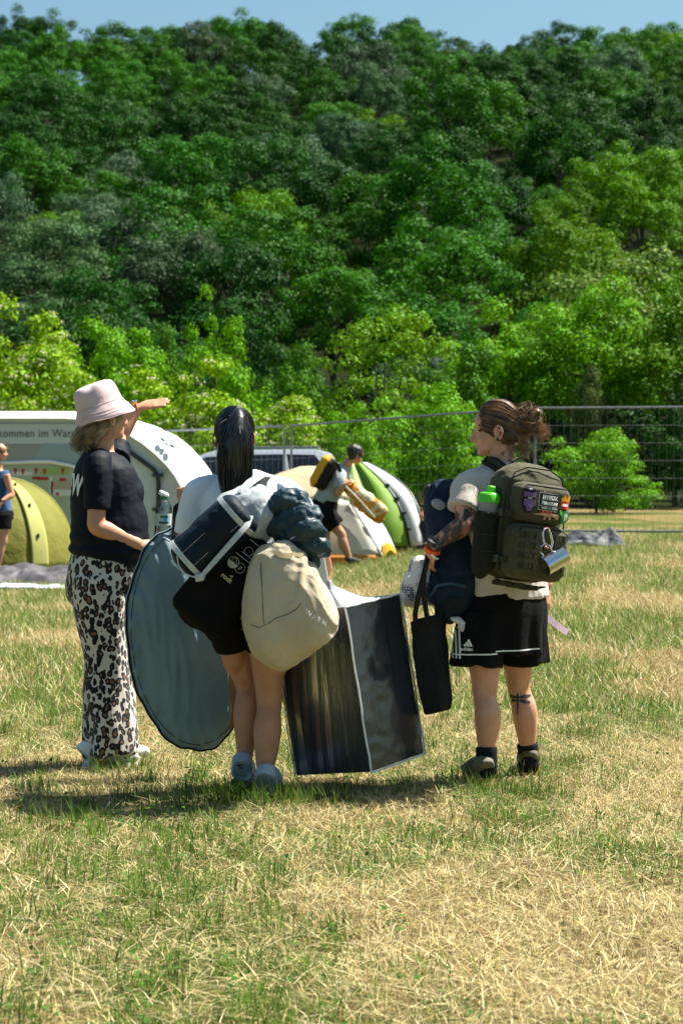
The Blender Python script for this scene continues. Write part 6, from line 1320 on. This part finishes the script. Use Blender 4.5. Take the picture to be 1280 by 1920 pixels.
MB().loft([G_(308.5, 937), G_(308.8, 930)], [.0165, .016], (1, 0, 0), 20).build('cap', mat('cap_green', (.01, .16, .05), .4, .4), wb_); mb = MB(); mb.ell(G_(308, 927), (.024, .018, .010), (1, 0, -.3)); mb.ell(G_(303, 923), (.010, .012, .008)); add('cap_film', remesh(mb, .003, 1, folds(.004, (60, 60, 60), 1)), mat('white_film', (.75, .77, .78), .4, .4), wb_)
lb = MB(); lv = []
for k in range(13):
    a = -math.pi * .95 + k / 12 * math.pi * .9
    for c in (985, 963): q = G_(304 + (1016 - c) * .06, c); lv.append(q + Vector((math.cos(a) * .0385, math.sin(a) * .0385, 0)))
lb.raw(lv, [(2 * k, 2 * k + 2, 2 * k + 3, 2 * k + 1) for k in range(12)]); lab = lb.build('label', mat('bottle_label', (.34, .42, .42), .5, .3, (.55, .62, .62), 40), wb_)
for a, c, w_, h_, m_ in ((308, 969, .034, .012, mat('label_green', (.03, .14, .06), .5, .3)), (311, 974, .014, .014, mat('label_blue', (.03, .33, .52), .5, .3)), (307, 980, .042, .010, mat('label_dark', (.03, .07, .06), .5, .3))): MB().rbox(G_(a, c, -.0405), (w_, .003, h_), (1, .0, 0), (0, 0, 1), .002).build('label_print', m_, lab)
# ------------------------------------------------------------------ people in the background
def bg_person(label, loc, mbs):
    t = thing('person', loc, label, 'person', 'campers in the background')
    for nm, mb, vox, m_ in mbs: add(nm, remesh(mb, vox, 3, folds(.008, (6, 6, 6), 2) if nm in ('shirt', 'shorts', 'top') else None, nm), m_, t)
    return t
D = 27.8; G_ = lambda a, c, e=0: P(a, c, D + e); rt = Vector((.45, -.89, 0)); fw = Vector((.89, .45, 0))
mb = MB(); torso(mb, G_(608, 958), G_(617, 930), G_(631, 898), G_(646, 873), rt, 1.0); mb.loft([G_(646, 876), G_(657, 862)], [.06, .055], rt, 12); head(mb, G_(667, 852), (.85, .45, -.4), (.4, .2, .9), 1.0)
limbs(mb, [(G_(638, 892, -.2), G_(634, 925, -.25), G_(647, 908, -.3), 1.15), (G_(645, 885, .2), G_(650, 915, .3), G_(668, 918, .2), 1.15)], [(G_(606, 962, -.08), G_(640, 1002, -.12), G_(655, 1050, -.12), 1.15), (G_(604, 962, .12), G_(612, 1005, .12), G_(606, 1050, .2), 1.1)], rt, fw)
hand(mb, G_(647, 908, -.3), (.6, 0, .3), (.2, .5, -.8), (0, .5, 1), (.6, .9, .6), .19); hand(mb, G_(668, 918, .2), (.8, 0, -.3), (.2, .5, -.8), (0, .5, 1), (.6, .9, .6), .19)
sh = MB(); sh.sloft([G_(606, 944), G_(614, 930), G_(628, 900), G_(640, 882), G_(646, 874)], [(.19, .15), (.185, .145), (.20, .145), (.16, .12), (.075, .075)], rt, 20); sh.sloft([G_(640, 886, -.12), G_(637, 900, -.22), G_(634, 914, -.24)], [.07, .075, .075], rt, 12); sh.sloft([G_(645, 885, .12), G_(648, 900, .25)], [.07, .07], rt, 12)
so = MB(); so.sloft([G_(612, 936), G_(608, 950), G_(606, 965)], [(.185, .15), (.20, .16), (.20, .16)], rt, 20); so.sloft([G_(606, 955, -.09), G_(618, 972, -.1), G_(630, 986, -.1)], [.12, .125, .125], rt, 16); so.sloft([G_(604, 955, .10), G_(606, 975, .12), G_(608, 990, .12)], [.12, .12, .12], rt, 16)
man = bg_person('man bending over the cream tent with yellow and black backpack', G_(625, 1058), [('body', mb, .012, SKB), ('shirt', sh, .014, fabric('grey_tee', (.30, .33, .36))), ('shorts', so, .014, BLACK)])
hb = MB(); hb.ell(G_(665, 848), (.112, .092, .10), (.85, .45, -.3)); add('hair', remesh(hb, .012, 2, folds(.012, (14, 14, 14), 1)), mat('hair_dark', (.018, .013, .010), .5, .4, bump=.6, bscale=60), man)
for a, c, e in ((650, 1058, -.14), (602, 1052, .2)):
    hl = G_(a, c, e); hl.z = gzf(hl.x, hl.y) + .012; s_ = MB(); shoe(s_, hl, fw, .29, .1, .055); add('shoe', remesh(s_, .01, 2), mat('dark_shoe', (.02, .02, .025), .7, .3), man)
yb = thing('yellow_backpack', G_(605, 900, -.25), 'yellow and black backpack on the bending man', 'backpack'); Zy = (G_(622, 862) - G_(590, 915)).normalized()
b_ = MB(); b_.rbox(G_(610, 889, -.16), (.18, .28, .44), (.80, -.30, -.45), Zy, .07, 24, 2.8); add('pack_body', remesh(b_, .012, 3, folds(.01, (6, 6, 6), 3)), mat('pack_black', (.015, .014, .013), .8, .2), yb)
b_ = MB(); b_.rbox(G_(602, 883, -.19), (.12, .25, .46), (.80, -.30, -.45), Zy, .07, 24, 2.8); add('yellow_panel', remesh(b_, .012, 3, folds(.01, (6, 6, 6), 5)), mat('pack_yellow', (.58, .30, .015), .7, .3), yb)
MB().ribbon([G_(622, 866, -.36), G_(632, 872, -.38), G_(638, 885, -.36)], .05, (0, -1, .4), .01).build('shoulder_strap', mat('pack_black', (.015, .014, .013)), yb)
# woman at the left edge
D = 28.6; rt = Vector((.3, -.95, 0)); fw = Vector((.95, .3, 0))
mb = MB(); torso(mb, G_(2, 965), G_(3, 935), G_(2, 903), G_(-2, 880), rt, 1.0); mb.loft([G_(-2, 884), G_(-1, 868)], [.055, .05], rt, 12); head(mb, G_(0, 847), (1, .1, 0), UP, 1.0)
limbs(mb, [(G_(12, 890, -.17), G_(23, 928, -.2), G_(4, 940, -.32), 1.1), (G_(-12, 890, .15), G_(-2, 930, .2), G_(12, 945, -.1), 1.05)], [(G_(4, 972, -.09), G_(6, 1015, -.09), G_(-4, 1060, -.09), 1.15), (G_(-4, 972, .1), G_(-6, 1015, .1), G_(-12, 1060, .1), 1.1)], rt, fw)
hand(mb, G_(4, 940, -.32), (-.3, -.2, -1), (-.6, 0, 0), (0, -1, 0), (.3, .5, .4), .18)
tp_ = MB(); tp_.sloft([G_(3, 975), G_(3, 955), G_(3, 930), G_(3, 900), G_(1, 884)], [(.185, .15), (.17, .14), (.15, .125), (.168, .135), (.12, .10)], rt, 20)
so = MB(); so.sloft([G_(3, 958), G_(4, 975)], [(.19, .155), (.195, .16)], rt, 18); so.sloft([G_(5, 965, -.09), G_(6, 992, -.09)], [.12, .115], rt, 14); so.sloft([G_(-3, 965, .1), G_(-4, 992, .1)], [.12, .115], rt, 14)
w1_ = bg_person('woman in blue tank top with crossed arms at the left edge', G_(0, 1068), [('body', mb, .012, SKA), ('shorts', so, .014, BLACK), ('top', tp_, .014, fabric('blue_tank', (.02, .07, .17)))])
hb = MB(); hb.ell(G_(-5, 845), (.11, .09, .105), (1, .1, 0)); hb.sloft([G_(-9, 850), G_(-10, 870), G_(-9, 895)], [.07, .07, .04], rt, 12); add('hair', remesh(hb, .012, 2, folds(.01, (14, 14, 6), 1)), mat('hair_auburn', (.07, .028, .014), .45, .4, bump=.6, bscale=60), w1_)
MB().tube([G_(13, 838, -.06), G_(16, 841, -.07), G_(13, 844, -.06), G_(8, 841, -.1)], .008, 6).build('glasses', mat('gold', (.7, .5, .2)), w1_); MB().tube([G_(6 + 3.5 * math.cos(k), 939, -.33 + .03 * math.sin(k)) for k in (0, 1, 2, 3, 4, 5)], .012, 6, True).build('watch', BWEB, w1_)
# crouching person
D = 28.3; rt = Vector((.2, -.98, 0)); fw = Vector((-.98, -.2, 0))
mb = MB(); torso(mb, G_(822, 992), G_(823, 978), G_(818, 958), G_(812, 945), rt, .92); mb.loft([G_(812, 947), G_(808, 938)], [.055, .05], rt, 12); head(mb, G_(806, 930), (-.9, 0, -.4), (-.4, 0, .9), .95)
limbs(mb, [(G_(812, 953, -.17), G_(790, 968, -.2), G_(806, 976, -.28), 1.15), (G_(820, 953, .15), G_(800, 975, .2), G_(795, 985, .1), 1.1)], [(G_(820, 996, -.08), G_(796, 985, -.1), G_(806, 1020, -.1), 1.05), (G_(824, 996, .08), G_(802, 985, .15), G_(812, 1020, .12), 1.05)], rt, fw)
hand(mb, G_(806, 976, -.28), (1, 0, .1), (0, .5, -.8), (0, -1, 0), (.5, .8, .5), .18)
sh = MB(); sh.sloft([G_(823, 990), G_(823, 975), G_(818, 958), G_(812, 946)], [(.18, .14), (.18, .14), (.18, .13), (.08, .08)], rt, 18); sh.sloft([G_(814, 953, -.12), G_(803, 961, -.19)], [.07, .068], rt, 12)
so = MB(); so.sloft([G_(822, 985), G_(820, 1000)], [(.18, .15), (.18, .16)], rt, 18); so.sloft([G_(820, 995, -.08), G_(800, 986, -.1), G_(797, 990, -.1), G_(805, 1015, -.1)], [.11, .095, .08, .06], rt, 14); so.sloft([G_(823, 995, .08), G_(805, 986, .14), G_(811, 1015, .12)], [.11, .095, .06], rt, 14)
cp = bg_person('person in dark clothes crouching beside the green and white tent', G_(812, 1024), [('body', mb, .012, SKB), ('shirt', sh, .014, BLACK), ('shorts', so, .014, fabric('dark_trousers', (.012, .022, .035)))])
hb = MB(); hb.ell(G_(809, 926), (.115, .10, .11), (-.9, 0, -.3)); add('hair', remesh(hb, .012, 1, folds(.03, (16, 16, 16), 1)), mat('hair_dark', (.018, .013, .010)), cp)
for a, e in ((802, -.1), (808, .12)):
    hl = G_(a, 1024, e); hl.z = gzf(hl.x, hl.y) + .012; s_ = MB(); shoe(s_, hl + Vector((.1, 0, 0)), fw, .26, .1, .05); add('shoe', remesh(s_, .01, 2), mat('dark_shoe', (.02, .02, .025)), cp)
# ------------------------------------------------------------------ grass
def grass_mat(name, transl):
    m = bpy.data.materials.new(name); m.use_nodes = True
    t = m.node_tree; n = t.nodes; L = t.links; b = n['Principled BSDF']
    at = attr_node(n, 'tint'); L.new(at.outputs['Color'], b.inputs['Base Color'])
    b.inputs['Roughness'].default_value = .75; b.inputs['Specular IOR Level'].default_value = .2
    tr = n.new('ShaderNodeBsdfTranslucent'); L.new(at.outputs['Color'], tr.inputs['Color'])
    mx = n.new('ShaderNodeMixShader'); mx.inputs[0].default_value = transl
    L.new(b.outputs[0], mx.inputs[1]); L.new(tr.outputs[0], mx.inputs[2]); L.new(mx.outputs[0], n['Material Output'].inputs['Surface'])
    return m
def blades(rs, x, y, L, wd, lean, cols, segs=2, z0=0.0):
    """tapered bent blades rooted at x, y"""
    N = len(x); z = gz(x, y) + 0.018 * fbm(np.stack([x * 1.4, y * 1.4, x * 0], 1), 3) + z0 - .004
    a = rs.uniform(0, 6.283, N); dx, dy = np.cos(a), np.sin(a); sx, sy = -dy, dx
    ct, st = np.cos(lean), np.sin(lean)      # lean 0 = upright, pi/2 = lying
    root = np.stack([x, y, z], 1); S = np.stack([sx, sy, np.zeros(N)], 1)
    D = np.stack([dx * st, dy * st, ct], 1); H = np.stack([dx, dy, np.zeros(N)], 1)
    bend = rs.uniform(.05, .45, N)[:, None]; Lc = L[:, None]; wc = wd[:, None]
    if segs == 1:
        V = np.stack([root - S * wc / 2, root + S * wc / 2, root + D * Lc + H * Lc * bend], 1); k = 3; F_ = np.array([0, 1, 2])
    else:
        m1 = root + D * Lc * .55 + H * Lc * bend * .2
        tp = root + D * Lc * .95 + H * Lc * bend * .8
        tp[:, 2] = np.maximum(tp[:, 2] - bend[:, 0] * L * .2, z + .003)
        V = np.stack([root - S * wc / 2, root + S * wc / 2, m1 + S * wc * .4, m1 - S * wc * .4, tp], 1); k = 5; F_ = np.array([0, 1, 2, 0, 2, 3, 3, 2, 4])
    I = (np.arange(N)[:, None] * k + F_[None]).ravel()
    return V.reshape(-1, 3), I, np.repeat(cols, k, 0)
def field(rs, n, y0, y1, marg=1.22):
    n = int(n * 1.2)
    y = np.sqrt(rs.uniform(y0 ** 2, y1 ** 2, n)); x = rs.uniform(-1, 1, n) * (y * .16 * marg + .3); return x, y
def grass_obj(name, parts, m, label):
    V, I, C, b = [], [], [], 0
    for v, i, c in parts: V.append(v); I.append(i + b); C.append(c); b += len(v)
    me = np_mesh(name, np.concatenate(V), np.concatenate(I), 3); vcol(me, 'tint', np.concatenate(C))
    tag(add(name, me, m, None, False), label, 'grass', None, 'stuff')
rs = np.random.RandomState(77)
def straw_col(rs, n):
    b = rs.uniform(.3, 1.25, n)[:, None] * np.array([.50, .415, .185]); w_ = (rs.rand(n) < .25)[:, None]
    b = np.where(w_, rs.uniform(.8, 1.2, n)[:, None] * np.array([.70, .60, .36]), b); r_ = (rs.rand(n) < .12)[:, None]
    return np.where(r_, np.array([.34, .20, .075]) * rs.uniform(.6, 1.1, n)[:, None], b)
def green_col(rs, n):
    b = rs.uniform(.5, 1.3, n)[:, None] * np.array([.095, .195, .016]); w_ = (rs.rand(n) < .3)[:, None]
    return np.where(w_, rs.uniform(.6, 1.2, n)[:, None] * np.array([.21, .26, .06]), b)
parts = []
x, y = field(rs, 190000, 4.6, 12.0); g = green_mask(x, y); kp = rs.rand(len(x)) > .7 * g; x, y = x[kp], y[kp]; n_ = len(x)
parts.append(blades(rs, x, y, rs.uniform(.02, .075, n_), rs.uniform(.0014, .0034, n_), np.abs(rs.normal(.95, .38, n_)).clip(0, 1.5), straw_col(rs, n_)))
x, y = field(rs, 34000, 4.6, 12.0); n_ = len(x)   # loose hay lying on top
parts.append(blades(rs, x, y, rs.uniform(.05, .15, n_), rs.uniform(.0014, .0030, n_), rs.uniform(1.25, 1.52, n_), straw_col(rs, n_) * 1.12, z0=.022))
x, y = field(rs, 110000, 12.0, 36.0); n_ = len(x)
parts.append(blades(rs, x, y, rs.uniform(.05, .12, n_), rs.uniform(.004, .009, n_), np.abs(rs.normal(.8, .35, n_)).clip(0, 1.5), straw_col(rs, n_), 1))
x, y = field(rs, 26000, 4.6, 12.0); x = x + np.sign(x) * (y * .195 + .3); n_ = len(x)
parts.append(blades(rs, x, y, rs.uniform(.04, .11, n_), rs.uniform(.003, .006, n_), np.abs(rs.normal(.95, .38, n_)).clip(0, 1.5), straw_col(rs, n_), 1))
grass_obj('dry_grass', parts, grass_mat('straw', .25), 'dry straw coloured mown grass and hay covering the meadow')
parts = []
x, y = field(rs, 150000, 4.6, 12.0); g = green_mask(x, y); tuft = perlin(np.stack([x * 7, y * 4, x * 0], 1)) + .6 * perlin(np.stack([x * 17, y * 11, x * 0 + 3], 1))
kp = rs.rand(len(x)) < np.clip(g * 1.0 + .1, 0, 1) * np.clip(.45 + tuft * 1.3, 0.03, 1); x, y, g, tuft = x[kp], y[kp], g[kp], tuft[kp]; n_ = len(x)
Lg = rs.uniform(.025, .075, n_) * (1 + 1.0 * np.clip(tuft, 0, 1) * g)
parts.append(blades(rs, x, y, Lg, rs.uniform(.0022, .0048, n_), np.abs(rs.normal(.35, .3, n_)).clip(0, 1.4), green_col(rs, n_)))
tx, ty = field(rs, 230, 4.7, 12.0); tg = green_mask(tx, ty); kp = tg > .25; tx, ty = tx[kp], ty[kp]
tx = np.concatenate([tx, rs.uniform(-.55, .02, 40), rs.uniform(-1.15, -.85, 10), rs.uniform(.5, .92, 14)]); ty = np.concatenate([ty, rs.uniform(8.6, 8.95, 40), rs.uniform(9.5, 9.8, 10), rs.uniform(8.85, 9.12, 14)])
for a, c in zip(tx, ty):
    q = rs.randint(10, 42); r_ = rs.uniform(.015, .07)
    parts.append(blades(rs, a + rs.normal(0, r_, q), c + rs.normal(0, r_, q), rs.uniform(.05, .15, q), rs.uniform(.0025, .0052, q), np.abs(rs.normal(.3, .25, q)), green_col(rs, q) * np.array([.72, .72, .7])))
x, y = field(rs, 110000, 12.0, 36.0); g = green_mask(x, y); kp = rs.rand(len(x)) < g * 1.1; x, y = x[kp], y[kp]; n_ = len(x)
parts.append(blades(rs, x, y, rs.uniform(.05, .13, n_), rs.uniform(.005, .010, n_), np.abs(rs.normal(.4, .3, n_)).clip(0, 1.4), green_col(rs, n_), 1))
x, y = field(rs, 16000, 4.6, 12.0); x = x + np.sign(x) * (y * .195 + .3); n_ = len(x)
parts.append(blades(rs, x, y, rs.uniform(.04, .10, n_), rs.uniform(.003, .006, n_), np.abs(rs.normal(.4, .3, n_)).clip(0, 1.4), green_col(rs, n_), 1))
grass_obj('green_grass', parts, grass_mat('grass_blade', .4), 'green grass blades and tufts growing through the straw')
parts = []   # clover and broad weeds
x, y = field(rs, 900, 4.7, 12.0); g = green_mask(x, y); kp = rs.rand(len(x)) < g + .15; x, y = x[kp], y[kp]
V, I, C, b_ = [], [], [], 0
for a, c in zip(x, y):
    z_ = gzf(a, c) + .02; k = rs.randint(3, 9); r_ = rs.uniform(.008, .04)
    pos = np.stack([a + rs.normal(0, r_, k), c + rs.normal(0, r_, k), z_ + rs.uniform(.01, .045, k)], 1)
    v, i, t_ = leaves(rs, pos, np.tile([0, -.2, 1.0], (k, 1)), .017, .75, .35); V.append(v); I.append(i + b_); b_ += len(v); C.append(t_ * np.array([.06, .15, .02]))
me = np_mesh('clover', np.concatenate(V), np.concatenate(I), 4); vcol(me, 'tint', np.concatenate(C))
tag(add('clover', me, grass_mat('clover_leaf', .35), None, False), 'small round clover and weed leaves in the grass', 'weeds', None, 'stuff')
